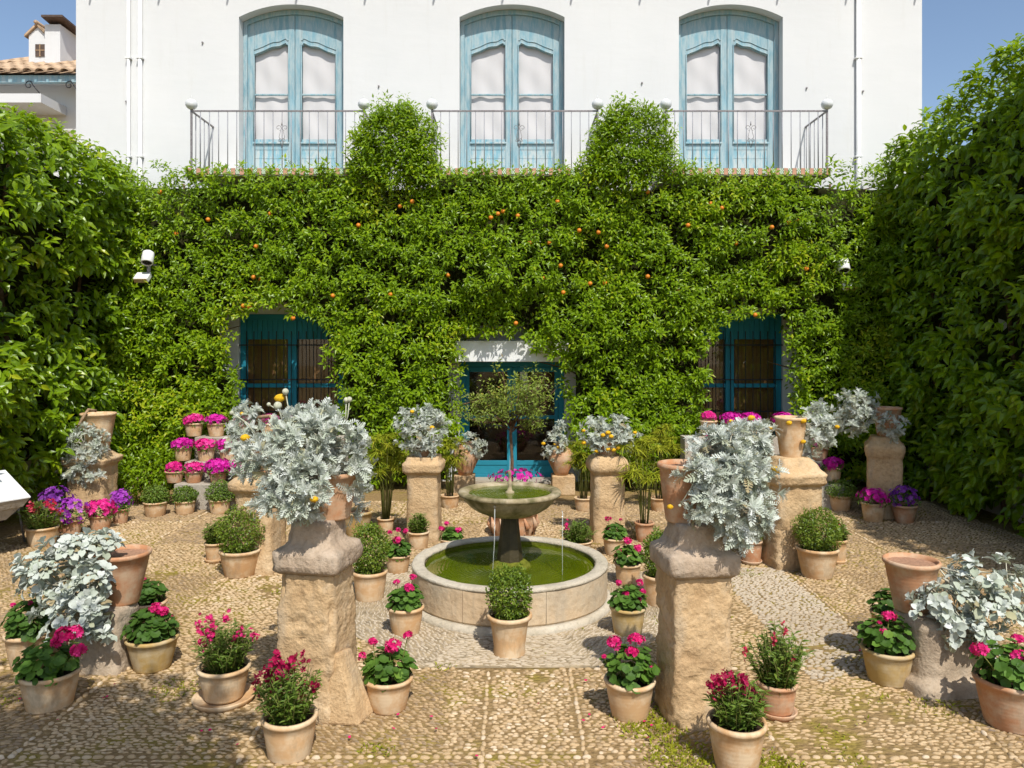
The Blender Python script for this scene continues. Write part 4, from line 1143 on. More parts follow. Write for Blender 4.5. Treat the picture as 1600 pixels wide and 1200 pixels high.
def flower_head(parent, p, r, mat, n=26):
    d = unit(rdir(n) + np.array([0, -.25, .45])); P = np.array(p)[None] + d * r * RNG.uniform(.55, 1.0, n)[:, None] * np.array([1, 1, .72])
    R = frames(unit(np.cross(d, rdir(n))), d)
    o = scatter('flower_head', TF, P, R, r * RNG.uniform(.62, .85, n), np.clip(RNG.normal(.55, .25, n), 0, 1), M[mat], parent, kind=None)
    return o
def blossoms(parent, c, rad, n, size, mat, upb=.5, name='blossom'):
    d = unit(rdir(n) + UP * upb + np.array([0, -.3, 0])); P = np.array(c)[None] + d * np.array(rad) * RNG.uniform(.75, 1.05, n)[:, None]
    R = frames(unit(np.cross(d, rdir(n))), unit(d + rdir(n) * .35))
    return scatter(name, TF, P, R, size * RNG.uniform(.8, 1.2, n), np.clip(RNG.normal(.55, .22, n), 0, 1), M[mat], parent)
def stems(parent, pairs, r=.004, mat='stalk', n=5):
    b = MB()
    for a, e in pairs:
        a, e = Vector(a), Vector(e); m = (a + e) / 2 + Vector((random.uniform(-.02, .02), random.uniform(-.02, .02), .01)); b.tube([a, m, e], [r * 1.2, r, r * .7], n)
    o = b.build('stems', M[mat], parent, True); o['kind'] = 'stuff'; return o

def bush(parent, c, rad, n, size, templ, mat, fill=.55, upb=.25, seed=1, lump=.35, lo=0, hi=1, droop=.15, name='foliage'):
    """leaves through an uneven ball"""
    d = rdir(n); rr = fill + (1 - fill) * RNG.random(n) ** .5
    lumps = 1 + lump * (fbm(d * 1.0 + seed * 2.3, 2.4, seed) - .5) * 2
    P = np.array(c)[None] + d * np.array(rad) * (rr * lumps)[:, None]
    ld = unit(d * .6 + rdir(n) * .9 + UP * upb - UP * droop); nn = unit(d * .8 + UP * .6 + rdir(n) * .5)
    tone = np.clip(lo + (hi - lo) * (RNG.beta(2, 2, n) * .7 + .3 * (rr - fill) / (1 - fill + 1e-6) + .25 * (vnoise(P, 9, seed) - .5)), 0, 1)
    return scatter(name, templ, P, frames(ld, nn), size * RNG.uniform(.7, 1.25, n), tone, M[mat], parent)

def geranium(root, r, h, pz, seed, heads, hmat='pink', dark=False, hr=.045, buds=0):
    c = np.array([0, 0, pz + h * .38])
    n = int(150 * max(.7, r / .16))
    d = unit(RNG.normal(size=(n, 3)) * np.array([1, 1, .8]) + UP * .35); rr = RNG.uniform(.62, 1.0, n)
    P = c + d * np.array([r, r, h * .55]) * (rr * (1 + .5 * (fbm(d + seed, 2.2, seed) - .5)))[:, None]
    nn = unit(d * .75 + UP * .8 + rdir(n) * .35); ld = unit(np.cross(nn, rdir(n)))
    tone = np.clip((RNG.beta(2, 2, n) * .8 + .1) * (.55 if dark else 1) + (rr - .8) * .3, 0, 1)
    S = RNG.uniform(.042, .072, n)
    P = P - ld * (S * .5)[:, None]
    scatter('foliage', TR, P, frames(ld, nn), S, tone, M['leaf_ger'], root)
    pairs = []
    for k in range(9):
        a = k * 2.4; pairs.append(((.02 * math.cos(a), .02 * math.sin(a), pz - .03), (r * .6 * math.cos(a), r * .6 * math.sin(a), pz + h * .4)))
    for hp in heads:
        pairs.append(((hp[0] * .4, hp[1] * .4, pz), (hp[0], hp[1], hp[2] - .01)))
        flower_head(root, hp[:3], hp[3] if len(hp) > 3 else hr, hmat)
    stems(root, pairs)
    for k in range(buds):
        a = random.random() * 6.3
        flower_head(root, (r * .8 * math.cos(a), -abs(r * .8 * math.sin(a)), pz + h * random.uniform(.5, .9)), .014, hmat, 8)

def snapdragon(root, r, h, pz, seed, heads, hmat):
    ns = 66; PP, DD, NN, SS, TT = [], [], [], [], []; pairs = []
    tips = []
    for k in range(ns):
        a = random.random() * 6.283; q = r * math.sqrt(random.random()); hh = h * (1.0 - .45 * (q / r) ** 2) * random.uniform(.72, 1.08)
        b = np.array([q * .35 * math.cos(a), q * .35 * math.sin(a), pz - .03]); e = np.array([q * math.cos(a), q * math.sin(a), pz + hh]); tips.append(e)
        pairs.append((b, e)); m = 22
        t = RNG.uniform(.12, 1, m); ph = RNG.uniform(0, 6.283, m)
        d = unit(np.stack([np.cos(ph), np.sin(ph), RNG.uniform(-.15, .7, m)], 1))
        PP.append(b + (e - b) * t[:, None]); DD.append(d); NN.append(unit(UP + rdir(m) * .5)); SS.append(RNG.uniform(.034, .064, m)); TT.append(np.clip(RNG.beta(2, 2, m) * .8 + t * .2, 0, 1))
    P, D, N_, S, T = [np.concatenate(x) for x in (PP, DD, NN, SS, TT)]
    scatter('foliage', TLS, P, frames(D, N_), S, T, M['leaf_snap'], root)
    stems(root, pairs, .0028)
    for hp in heads:
        hp3 = np.array(hp[:3]); m = 11; sz = hp[3] if len(hp) > 3 else .03
        Pq = hp3 + RNG.normal(0, 1, (m, 3)) * np.array([.010, .010, .020]) * sz / .03
        dq = unit(rdir(m) * .8 + np.array([0, -.5, .2]))
        scatter('flower_head', TF, Pq, frames(unit(np.cross(dq, rdir(m))), dq), sz * RNG.uniform(.7, 1.0, m), np.clip(RNG.normal(.5, .25, m), 0, 1), M[hmat], root, kind=None)

def boxwood(root, r, h, pz, seed, n=3600):
    c = (0, 0, pz + h * .52)
    bush(root, c, (r, r, h * .52), n, .026, T_leaf(.55, .08, .08), 'leaf_box', .45, .2, seed, .30)
    stems(root, [((0, 0, pz - .05), (.01, 0, pz + h * .35)), ((0, 0, pz), (r * .4, 0, pz + h * .5)), ((0, 0, pz), (-r * .4, .02, pz + h * .5))], .009, 'bark')
def basil(root, r, h, pz, seed):
    bush(root, (0, 0, pz + h * .42), (r, r, h * .58), 1500, .034, T_leaf(.6, .1, .1), 'leaf_snap', .5, .2, seed, .18, .1, 1)
def petunia(root, r, h, pz, seed, mat, n=60, size=.052):
    bush(root, (0, 0, pz + h * .3), (r, r, h * .5), 320, .042, TL, 'leaf_ger', .4, .1, seed, .2, .2, 1)
    blossoms(root, (0, 0, pz + h * .45), (r * 1.02, r * 1.02, h * .62), n, size, mat)

def papyrus(root, pz, hs, seed, spread=.18, tall=.9):
    PP, DD, NN, SS, TT = [], [], [], [], []; b = MB()
    for k in range(hs):
        a = random.random() * 6.283; q = spread * random.uniform(.3, 1); hh = tall * random.uniform(.55, 1.0)
        p0 = Vector((.04 * math.cos(a), .04 * math.sin(a), pz - .03)); p2 = Vector((q * math.cos(a), q * math.sin(a), pz + hh)); p1 = (p0 + p2) / 2 + Vector((0, 0, .1)) - Vector((q * .2 * math.cos(a), q * .2 * math.sin(a), 0))
        b.tube([p0, p1, p2], [.005, .0045, .003], 5); m = 58
        ph = RNG.uniform(0, 6.283, m); el = RNG.uniform(-.15, .75, m)
        PP.append(np.tile(np.array(p2), (m, 1))); DD.append(unit(np.stack([np.cos(ph), np.sin(ph), el], 1))); NN.append(np.tile(UP, (m, 1)) + rdir(m) * .3); SS.append(RNG.uniform(.10, .21, m)); TT.append(np.clip(RNG.normal(.6, .22, m), 0, 1))
    b.build('stems', M['stalk'], root, True)['kind'] = 'stuff'
    P, D, N_, S, T = [np.concatenate(x) for x in (PP, DD, NN, SS, TT)]
    scatter('foliage', T_blade(.085, .40), P, frames(D, N_), S, T, M['leaf_pap'], root)

def dusty(root, blobs, size, templ, buttons=(), budstems=(), base=(0, 0, 0), lo=0.1, hi=1.0, k=10):
    size = size * .74
    """silver felt-leaved plant: rosettes over uneven blobs (cx,cy,cz,rx,ry,rz,n)"""
    PP, DD, NN, SS, TT = [], [], [], [], []; pairs = []
    for bi, (cx, cy, cz, rx, ry, rz, n) in enumerate(blobs):
        n = int(n * (1.9 if templ is TLOB else 1.35)); d = rdir(n); rr = RNG.uniform(.30, 1.12, n) ** .6 + (RNG.random(n) < .14) * RNG.uniform(.1, .38, n)
        C = np.array([cx, cy, cz]); P = C + d * np.array([rx, ry, rz]) * rr[:, None]
        s = unit(d * .8 + UP * .45 + rdir(n) * .3)
        for q in range(0, n, 3): pairs.append((np.array(base) * .6 + C * .4 if random.random() < .5 else C - UP * rz * .3, P[q]))
        a = unit(np.cross(s, rdir(n))); b = np.cross(s, a)
        for i in range(k):
            t = i / k; ph = i * 2.4 + RNG.uniform(-.3, .3, n); rad = a * np.cos(ph)[:, None] + b * np.sin(ph)[:, None]
            ld = unit(s * (.1 + 1.1 * t) + rad * (1.0 - .4 * t) + rdir(n) * .15)
            PP.append(P + s * (size * .35 * t) ); DD.append(ld); NN.append(unit(s * .9 - rad * .5 + UP * .3 + rdir(n) * .25)); SS.append(size * RNG.uniform(.42, 1.25, n) * (1.05 - .4 * t))
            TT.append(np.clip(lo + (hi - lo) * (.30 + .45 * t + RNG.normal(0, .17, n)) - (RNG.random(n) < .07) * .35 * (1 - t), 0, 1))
    P, D, N_, S, T = [np.concatenate(x) for x in (PP, DD, NN, SS, TT)]
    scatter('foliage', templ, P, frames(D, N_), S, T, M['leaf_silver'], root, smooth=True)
    stems(root, pairs, .0045, 'silverstalk')
    for (p, r) in buttons:
        c = Vector(p); f = MB().ball(c, r, 12, 7, .75); v = np.array(f.v); v += (fbm(v, 60, 3) - .5)[:, None] * .012; f.v = [tuple(x) for x in v]
        f.build('button_flower', M['yellow'], root, True)
    if budstems: 
        for (p0, p1, r) in budstems:
            MB().tube([p0, (Vector(p0) + Vector(p1)) / 2 + Vector((.015, 0, .01)), p1], .004, 5).ball(Vector(p1), r, 10, 7).build('flower_bud', M['bud'], root, True)

def P2L(root, px, py, dy=0.0):
    """photo pixel to a point in the plant's own frame, dy metres nearer the viewer than its axis"""
    d = root.location.y - dy
    return AT(px, py, d) - root.location

def potted(name, cat, label, x, yb, bw, rimw, yrim, plant, group=None, mat='pot', kind='std', saucer=0, z0=0.0, d=None, soil='soil', **kw):
    """a pot whose foot meets the ground at photo row yb; sizes follow from where it stands"""
    if d is None:
        df = F * (H - z0) / (yb - HY); rb = bw / 2 * df / F; dc = df + rb; rb = bw / 2 * dc / F
    else:
        dc = d; rb = bw / 2 * dc / F
    rt = rimw / 2 * dc / F
    zr = H - (yrim - HY) * (dc - rt) / F; h = max(.06, zr - z0)
    lx = (x - 800) / F * (dc)
    root = empty(name, (lx, dc, z0), random.uniform(-.1, .1) * 0, label, cat, group)
    sz = .028 if saucer else 0
    link('pot', pot_mesh(rb, rt, h - sz, kind), M[mat], root, (0, 0, sz), random.random() * 6)
    rs = (rt if kind != 'belly' else rt * .5) - .022
    MB().disc(max(rs, .02), h - .035, 24).build('soil', M[soil], root)
    if saucer:
        sr = saucer; MB().lathe([(.005, 0), (sr - .02, 0), (sr, .035), (sr - .004, .042), (sr - .018, .030), (sr - .03, .018), (.005, .016)], 32, wob=.008).build('saucer', M[mat], root, True)
    if plant: plant(root, rt, h, **kw)
    return root

GER = 'pots of magenta geraniums on the cobbles'
def ger_plant(root, rt, h, pr=None, ph=.2, heads=(), seed=1, dark=False, hmat='pink', hr=.045, buds=0):
    hp = []
    for q in heads:
        p = P2L(root, q[0], q[1], q[3] if len(q) > 3 else .03); hp.append((p.x, p.y, p.z, q[2] if len(q) > 2 else hr))
    geranium(root, pr or rt * 1.12, ph, h - .03, seed, hp, hmat, dark, hr, buds)
def ger(label, x, yb, bw, rimw, yrim, heads, **kw):
    pk = {k: kw.pop(k) for k in list(kw) if k in ('mat', 'kind', 'saucer', 'd', 'z0')}
    return potted('potted_geranium', 'potted geranium', label, x, yb, bw, rimw, yrim, ger_plant, GER, heads=heads, **pk, **kw)
ger('geranium pot with two large magenta heads at the left picture edge, nearest the shade', 78, 1117, 66, 88, 1066, [(101, 992, .065, .05), (117, 988, .06, .02), (93, 1002, .055, .06), (123, 1016, .055, .08)], ph=.24, pr=.20, seed=1)
ger('geranium pot with sparse small flowers tucked left of the low stone block', 47, 1050, 52, 72, 999, [(20, 945, .022), (47, 942, .022), (72, 948, .024), (28, 967, .022), (58, 957, .02)], ph=.27, pr=.19, seed=2, dark=True)
ger('yellow-ochre geranium pot with one round flower head beside the low stone block', 238, 1054, 54, 78, 1008, [(244, 950, .05, .02), (256, 955, .045, .04)], ph=.25, pr=.19, seed=3, dark=True, mat='potyellow', buds=1)
ger('dark green geranium hidden behind the low stone block', 232, 985, 40, 56, 948, [(226, 905, .018)], ph=.22, pr=.13, seed=4, dark=True)
ger('geranium pot standing in front of the plinth stone of the left pedestal', 607, 1119, 56, 76, 1073, [(616, 1008, .058, .05), (583, 1002, .035), (637, 992, .035), (566, 1026, .034), (608, 1015, .04, .06)], ph=.21, pr=.17, seed=5)
ger('geranium pot against the front left of the fountain basin', 634, 996, 43, 57, 956, [(640, 918, .048, .04), (620, 910, .032), (645, 902, .034)], ph=.20, pr=.15, seed=6)
ger('small geranium pot behind the left boxwood, by the basin', 622, 898, 31, 40, 871, [(621, 844, .052, .03), (609, 832, .03), (622, 828, .03), (635, 830, .038)], ph=.2, pr=.14, seed=7)
ger('geranium pot half hidden behind the left rear of the basin', 706, 862, 30, 38, 846, [(690, 826, .042), (698, 818, .036), (716, 828, .046)], ph=.17, pr=.14, seed=8)
ger('geranium pot with three full heads standing left of the right pedestal', 984, 1132, 57, 80, 1077, [(960, 1004, .055, .04), (993, 1001, .06, .05), (987, 1020, .045, .08), (944, 1026, .02)], ph=.24, pr=.175, seed=9, buds=1)
ger('geranium pot against the front right of the basin', 981, 997, 43, 56, 956, [(967, 911, .032), (1000, 910, .036), (978, 929, .034, .06), (1004, 924, .032), (998, 936, .022)], ph=.21, pr=.15, seed=10, mat='potyellow')
ger('geranium pot right of the basin with heads leaning over the rim', 981, 917, 34, 42, 885, [(980, 845, .05), (995, 857, .058), (969, 863, .04)], ph=.22, pr=.15, seed=11)
ger('geranium pot at the right rear of the basin with three tight heads', 960, 870, 28, 37, 844, [(950, 811, .042), (955, 828, .038), (970, 812, .022)], ph=.2, pr=.14, seed=12)
ger('geranium pot with two magenta heads left of the front right stone block', 1387, 1076, 58, 78, 1027, [(1389, 963, .052, .04), (1381, 988, .034, .07), (1374, 973, .02)], ph=.26, pr=.185, seed=13, mat='potyellow')
ger('geranium with one dark bud peeking out behind the front right block', 1390, 1005, 44, 56, 965, [(1400, 942, .02)], ph=.21, pr=.15, seed=14, dark=True)
ger('ribbed geranium pot cut by the right picture edge', 1580, 1150, 74, 104, 1082, [(1531, 1015, .055, .06), (1590, 998, .04), (1592, 1026, .055, .08)], ph=.26, pr=.21, seed=15, mat='potred')

def snap_plant(root, rt, h, pr=.2, ph=.3, heads=(), seed=1, hmat='pink', hs=.035):
    hp = []
    for q in heads:
        p = P2L(root, q[0], q[1], q[2] if len(q) > 2 else .04); hp.append((p.x, p.y, p.z, hs))
    snapdragon(root, pr, ph, h - .03, seed, hp, hmat)
def snap(label, x, yb, bw, rimw, yrim, heads, **kw):
    pk = {k: kw.pop(k) for k in list(kw) if k in ('mat', 'kind', 'saucer', 'd', 'z0')}
    return potted('potted_snapdragon', 'potted snapdragon', label, x, yb, bw, rimw, yrim, snap_plant, 'pots of snapdragons on the cobbles', heads=heads, **pk, **kw)
snap('snapdragon pot on a wide saucer left of the left pedestal', 350, 1108, 58, 80, 1056, [(330, 968), (333, 980), (354, 965), (364, 1000), (366, 1006), (322, 1003), (317, 998), (328, 995), (376, 990), (310, 978), (398, 994)], ph=.34, pr=.215, seed=1, saucer=.20, hmat='pink')
snap('dark crimson snapdragon pot, tallest at the front of the left pedestal', 453, 1196, 67, 86, 1137, [(418, 1050), (420, 1058), (423, 1043), (437, 1040), (448, 1044), (456, 1035), (431, 1073), (427, 1070), (434, 1028), (402, 1068), (492, 1072), (468, 1075), (436, 1056), (475, 1030)], ph=.36, pr=.20, seed=2, hmat='crimson', hs=.042)
snap('crimson snapdragon pot cut by the lower picture edge, foot of the right pedestal', 1151, 1216, 66, 92, 1147, [(1117, 1062), (1130, 1060), (1160, 1062), (1160, 1068), (1115, 1078), (1143, 1062), (1126, 1074), (1176, 1095)], ph=.29, pr=.17, seed=3, hmat='crimson', hs=.042)
snap('tall fading snapdragon pot on a saucer right of the right pedestal', 1214, 1128, 48, 62, 1078, [(1164, 1021), (1210, 1002), (1225, 985), (1240, 1030), (1232, 1035)], ph=.39, pr=.22, seed=4, saucer=.125, hmat='red', hs=.028, mat='potred')
snap('red snapdragon pot beside the white information panel', 66, 856, 36, 46, 828, [(48, 789), (50, 795), (53, 797), (73, 785), (78, 792), (84, 788), (60, 795), (92, 800)], ph=.34, pr=.27, seed=5, hmat='red', hs=.05)
snap('small green-leaved pot at the foot of the narrow left pedestal', 654, 859, 28, 34, 834, [], ph=.25, pr=.12, seed=6)
snap('bushy low pot of mixed foliage behind the right rear of the basin', 903, 864, 36, 46, 850, [(886, 820), (884, 822)], ph=.25, pr=.20, seed=7, hmat='pink')
snap('slim leafy pot on a saucer behind the left boxwood pot', 337, 881, 27, 34, 851, [], ph=.27, pr=.14, seed=8, saucer=.12)
snap('small leafy pot on an orange saucer right of the near right pedestal', 1174, 884, 27, 33, 848, [(1180, 838)], ph=.2, pr=.11, seed=9, saucer=.115, mat='potred')
snap('little pot half hidden behind the right boxwood pot', 1308, 883, 24, 30, 846, [(1312, 822), (1306, 826)], ph=.24, pr=.12, seed=10, saucer=.10, hmat='red')

def box_plant(root, rt, h, pr=.17, ph=.33, seed=1, n=3600): boxwood(root, pr, ph, h - .06, seed, n)
def box(label, x, yb, bw, rimw, yrim, **kw):
    pk = {k: kw.pop(k) for k in list(kw) if k in ('mat', 'kind', 'saucer', 'd', 'z0')}
    return potted('potted_boxwood', 'potted boxwood', label, x, yb, bw, rimw, yrim, box_plant, 'clipped boxwood pots round the fountain', **pk, **kw)
box('clipped boxwood in a flared pot centred in front of the fountain', 796, 1031, 50, 70, 971, pr=.165, ph=.42, seed=1, kind='flare', n=4200)
box('upright boxwood pot left of the basin, beside the near left pedestal', 578, 942, 42, 54, 899, pr=.175, ph=.50, seed=2, n=4200)
box('round boxwood pot in front of the mid-left pedestal', 375, 905, 46, 62, 866, pr=.235, ph=.47, seed=3, n=4600)
box('boxwood pot peeking out behind the near right pedestal', 1030, 950, 42, 52, 905, pr=.15, ph=.46, seed=4)
box('round boxwood pot in front of the mid-right pedestal', 1277, 907, 45, 64, 863, pr=.24, ph=.44, seed=5, n=4600)

def basil_plant(root, rt, h, pr=.16, ph=.24, seed=1): basil(root, pr, ph, h - .04, seed)
def bas(label, x, yb, bw, rimw, yrim, **kw):
    return potted('potted_basil', 'potted basil', label, x, yb, bw, rimw, yrim, basil_plant, 'basil pots in front of the stepped stands', **kw)
bas('dome of basil in the pot left of the left stand, nearest the shrub', 243, 809, 28, 36, 787, pr=.17, ph=.26, seed=1)
bas('neat basil pot at the left end of the left stand', 289, 805, 26, 32, 785, pr=.165, ph=.24, seed=2)
bas('neat basil pot at the middle of the left stand', 343, 804, 26, 33, 783, pr=.185, ph=.29, seed=3)
bas('basil pot mostly hidden by the mid-left pedestal', 383, 800, 24, 30, 782, pr=.15, ph=.26, seed=4)
bas('wide shaded basil pot by the right hedge', 1313, 800, 27, 36, 776, pr=.225, ph=.24, seed=5)
bas('small basil pot squeezed beside the mid-right pedestal', 1278, 796, 22, 26, 779, pr=.14, ph=.30, seed=6)

def pet_plant(root, rt, h, pr=None, ph=.16, seed=1, bl='magenta', n=60, size=.052): petunia(root, (pr or rt * 1.15) * 1.06, ph, h - .03, seed, bl, int(n * 1.7), size * 1.12)
def pet(label, x, yb, bw, rimw, yrim, bl='magenta', group='pink petunia pots on the stepped stands', cat='potted petunia', **kw):
    pk = {k: kw.pop(k) for k in list(kw) if k in ('mat', 'kind', 'saucer', 'd', 'z0')}
    return potted('potted_petunia', cat, label, x, yb, bw, rimw, yrim, pet_plant, group, bl=bl, **pk, **kw)
# left stand, row by row
for (x, row, yr, bl, label, r) in (
    (273, 0, 737, 'hotpink', 'orange pot of sparse pink flowers, first on the lowest step of the left stand', .12), (303, 0, 737, 'hotpink', 'orange pot of pink flowers, second on the lowest step of the left stand', .14),
    (341, 0, 738, 'magenta', 'bushy magenta petunia, third on the lowest step of the left stand', .19), (376, 0, 738, 'magenta', 'bushy magenta petunia, fourth on the lowest step of the left stand', .18),
    (286, 1, 699, 'magenta', 'pale pot of magenta petunias, first on the middle step of the left stand', .16), (322, 1, 700, 'hotpink', 'pale pot of hot pink petunias, second on the middle step of the left stand', .17), (357, 1, 700, 'magenta', 'pot of loose magenta petunias, third on the middle step of the left stand', .17),
    (303, 2, 661, 'hotpink', 'pale pot of hot pink petunias, first on the top step of the left stand', .155), (338, 2, 661, 'magenta', 'pale pot of magenta petunias, second on the top step of the left stand', .16),
    (381, 2, 663, 'hotpink', 'pink pot behind the mid-left silver plant on the top step', .14), (421, 2, 661, 'magenta', 'magenta pot behind the drooping dry stalks on the top step', .14),
    (462, 2, 661, 'magenta', 'magenta pot behind the biggest silver plant, left of two on the top step', .14), (497, 2, 660, 'hotpink', 'pink pot behind the biggest silver plant, right of two on the top step', .15)):
    d = STEPS[row][0] + .17; z = STEPS[row][1]
    pet(label, x, 0, 21, 29, yr + 1, bl, d=d, z0=z, mat='potred' if row == 0 else 'pot', pr=r, ph=.20 if row == 0 and x > 330 else .15, seed=x, n=110 if row == 0 and x > 330 else 62)
for (x, row, yr, bl, label, r) in (
    (1107, 2, 658, 'hotpink', 'small pale pot of pink flowers, first on the top step of the right stand', .11), (1143, 2, 660, 'magenta', 'magenta petunia pot, second on the top step of the right stand', .17), (1172, 2, 660, 'magenta', 'magenta petunia pot, third on the top step of the right stand', .15),
    (1223, 2, 660, 'magenta', 'magenta petunia pot behind the tall pot of the mid-right pedestal', .16), (1115, 1, 690, 'hotpink', 'pink pot behind the near right silver plant, middle step', .12), (1256, 0, 737, 'magenta', 'magenta petunias spilling behind the mid-right pedestal, lowest step', .20), (1281, 1, 700, 'magenta', 'orange pot behind the small silver plant, middle step of the right stand', .12),
    (1301, 0, 732, 'magenta', 'shaded pale pot of magenta petunias at the right end of the lowest step', .14)):
    d = STEPS[row][0] + .17; z = STEPS[row][1]
    pet(label, x, 0, 20, 27, yr, bl, d=d, z0=z, mat='pot' if x != 1281 else 'potred', pr=r, ph=.16, seed=x, n=70)
GRD = 'flower pots along the hedges'
pet('purple and white cineraria pot with a chipped rim, second from the information panel', 112, 836, 24, 31, 815, 'purple', GRD, 'potted cineraria', pr=.19, ph=.28, seed=3, n=46, mat='potred', size=.06)
pet('dark purple cineraria behind the red snapdragon pot', 88, 832, 26, 32, 812, 'violet', GRD, 'potted cineraria', pr=.22, ph=.40, seed=4, n=60, mat='potred', size=.06)
pet('hot pink cineraria pot in front of the far left pedestal', 157, 829, 26, 33, 808, 'hotpink', GRD, 'potted cineraria', pr=.18, ph=.22, seed=5, n=60, mat='potred', size=.06)
pet('purple cineraria pot at the right corner of the far left pedestal', 188, 819, 20, 26, 797, 'purple', GRD, 'potted cineraria', pr=.14, ph=.26, seed=6, n=40, mat='potred', size=.06)
pet('pink cineraria pot left of the shaded far right pedestal', 1364, 817, 27, 36, 788, 'magenta', GRD, 'potted cineraria', pr=.19, ph=.20, seed=7, n=60)
pet('violet cineraria pot right of the shaded far right pedestal', 1413, 819, 26, 39, 792, 'violet', GRD, 'potted cineraria', pr=.18, ph=.26, seed=8, n=56, mat='potred')

# carved terracotta planter behind the fountain
cp = potted('carved_planter', 'planter', 'carved terracotta planter behind the fountain stem, partly hidden by the bowl', 802, 842, 66, 76, 806, None, mat='potred')
for k in range(12):
    a = 2 * math.pi * k / 12; r = .255
    MB().tube([(r * math.cos(a), r * math.sin(a), .03), ((r + .05) * math.cos(a + .12), (r + .05) * math.sin(a + .12), .14), ((r + .035) * math.cos(a - .05), (r + .035) * math.sin(a - .05), .24)], [.02, .035, .014], 6).build('relief_leaf', M['potred'], cp, True)
bush(cp, (0, 0, .33), (.22, .22, .12), 500, .05, TL, 'leaf_snap', .4, .3, 3)

# ------------------------------------------------------------------ silver plants on the pedestals
SG = 'silver dusty miller plants on stone supports'
def dm_pot(label, base, pr, rt, h, blobs, size, templ, buttons=(), buds=(), mat='potred', kind='std', k=10, soil='drysoil', dry=None):
    root = empty('potted_dusty_miller', base, 0, label, 'potted dusty miller', SG)
    link('pot', pot_mesh(pr, rt, h, kind), M[mat], root, (0, 0, 0), random.random() * 6)
    MB().disc((rt if kind != 'belly' else rt * .5) - .02, h - .03, 24).build('soil', M[soil], root)
    bl = []
    for (px, py, wx, wy, dy, n) in blobs:       # centre pixel, size in pixels, metres nearer than the pot
        p = P2L(root, px, py, dy); d = root.location.y - dy
        bl.append((p.x, p.y, p.z, wx / 2 * d / F, min(wx, wy) / 2 * d / F * .9, wy / 2 * d / F, n))
    bt = [(P2L(root, px, py, dy), r) for (px, py, dy, r) in buttons]
    bs = [(P2L(root, a, b, dy), P2L(root, c, e, dy), r) for (a, b, c, e, dy, r) in buds]
    dusty(root, bl, size, templ, bt, bs, (0, 0, h), k=k)
    if dry:
        MB().tube([P2L(root, a, b, dy) for (a, b, dy) in dry], [.02] * (len(dry) - 1) + [.008], 7).build('dry_stalk', M['drystalk'], root, True)
    return root
dm_pot('biggest silver-leaved plant, sprawling over the near left pedestal', (-1.16, 5.0, zL - .005), .105, .155, .30,
       [(470, 690, 90, 80, .12, 26), (520, 690, 90, 80, .05, 24), (430, 720, 80, 80, .18, 20), (470, 755, 110, 70, .28, 26), (400, 715, 50, 60, .15, 10), (545, 725, 60, 60, .0, 12), (490, 655, 60, 40, .02, 12), (540, 765, 50, 60, -.22, 9), (440, 790, 90, 30, .30, 12), (480, 785, 40, 40, .30, 8)],
       .125, TLOB, [(437, 622, -.02, .035), (383, 684, .2, .030), (491, 780, .42, .026)],
       [(450, 680, 446, 612, 0, .022), (440, 680, 434, 634, 0, .028), (500, 670, 509, 633, 0, .022), (532, 680, 541, 625, 0, .018), (534, 680, 546, 624, 0, .018), (450, 660, 420, 632, 0, .014), (400, 680, 362, 645, .1, .014)], k=10)
dm_pot('large silver-leaved plant in a tilted terracotta pot on the near right pedestal', (1.10, 4.92, zR - .005), .115, .165, .37,
       [(1135, 735, 100, 90, .18, 30), (1165, 690, 70, 60, .05, 18), (1185, 745, 60, 90, .12, 18), (1120, 780, 80, 60, .25, 20), (1155, 800, 80, 70, .26, 20), (1090, 745, 55, 50, .22, 10), (1120, 700, 60, 50, .10, 14), (1160, 835, 50, 30, .25, 8)],
       .120, TLOB, [(1212, 734, .2, .032), (1047, 792, .28, .020)], [(1090, 740, 1062, 790, .25, .010)], k=10)
dm_pot('silver plant in an urn-shaped pot left of the fountain bowl, narrow pedestal', (-1.07, 9.36, zBL), .10, .13, .18,
       [(660, 680, 60, 48, .1, 34), (668, 655, 40, 34, .05, 16), (640, 658, 34, 30, .05, 12), (684, 660, 26, 26, 0, 8), (662, 702, 40, 20, .15, 10)], .115, TLOB, [(644, 643, .15, .028), (675, 668, .2, .03), (658, 666, .2, .02)], k=9)
dm_pot('silver plant with clusters of yellow buttons right of the fountain bowl, narrow pedestal', (1.16, 9.36, zBR), .10, .13, .16,
       [(950, 688, 70, 40, .1, 34), (964, 668, 34, 36, .05, 14), (930, 672, 40, 30, .05, 14), (975, 685, 34, 30, .05, 10)], .115, TLOB,
       [(950, 676, .25, .032), (942, 680, .25, .03), (955, 682, .25, .03), (912, 673, .1, .024), (912, 692, .1, .03), (932, 705, .2, .026), (950, 702, .22, .028), (959, 703, .22, .03), (966, 700, .22, .026), (992, 676, .1, .026)], k=9)
dm_pot('silver plant with drooping dry stalks on the mid-left pedestal', (-2.62, 8.12, zML), .14, .20, .36,
       [(385, 665, 46, 50, .05, 16), (375, 690, 40, 40, .12, 12), (395, 705, 50, 40, .18, 14), (385, 645, 36, 24, .0, 8)], .12, TLOB, [(378, 646, .1, .022), (384, 684, .22, .036)],
       dry=[(395, 664, -.05), (405, 652, .05), (422, 650, .15), (432, 660, .2), (430, 690, .24)], k=9)
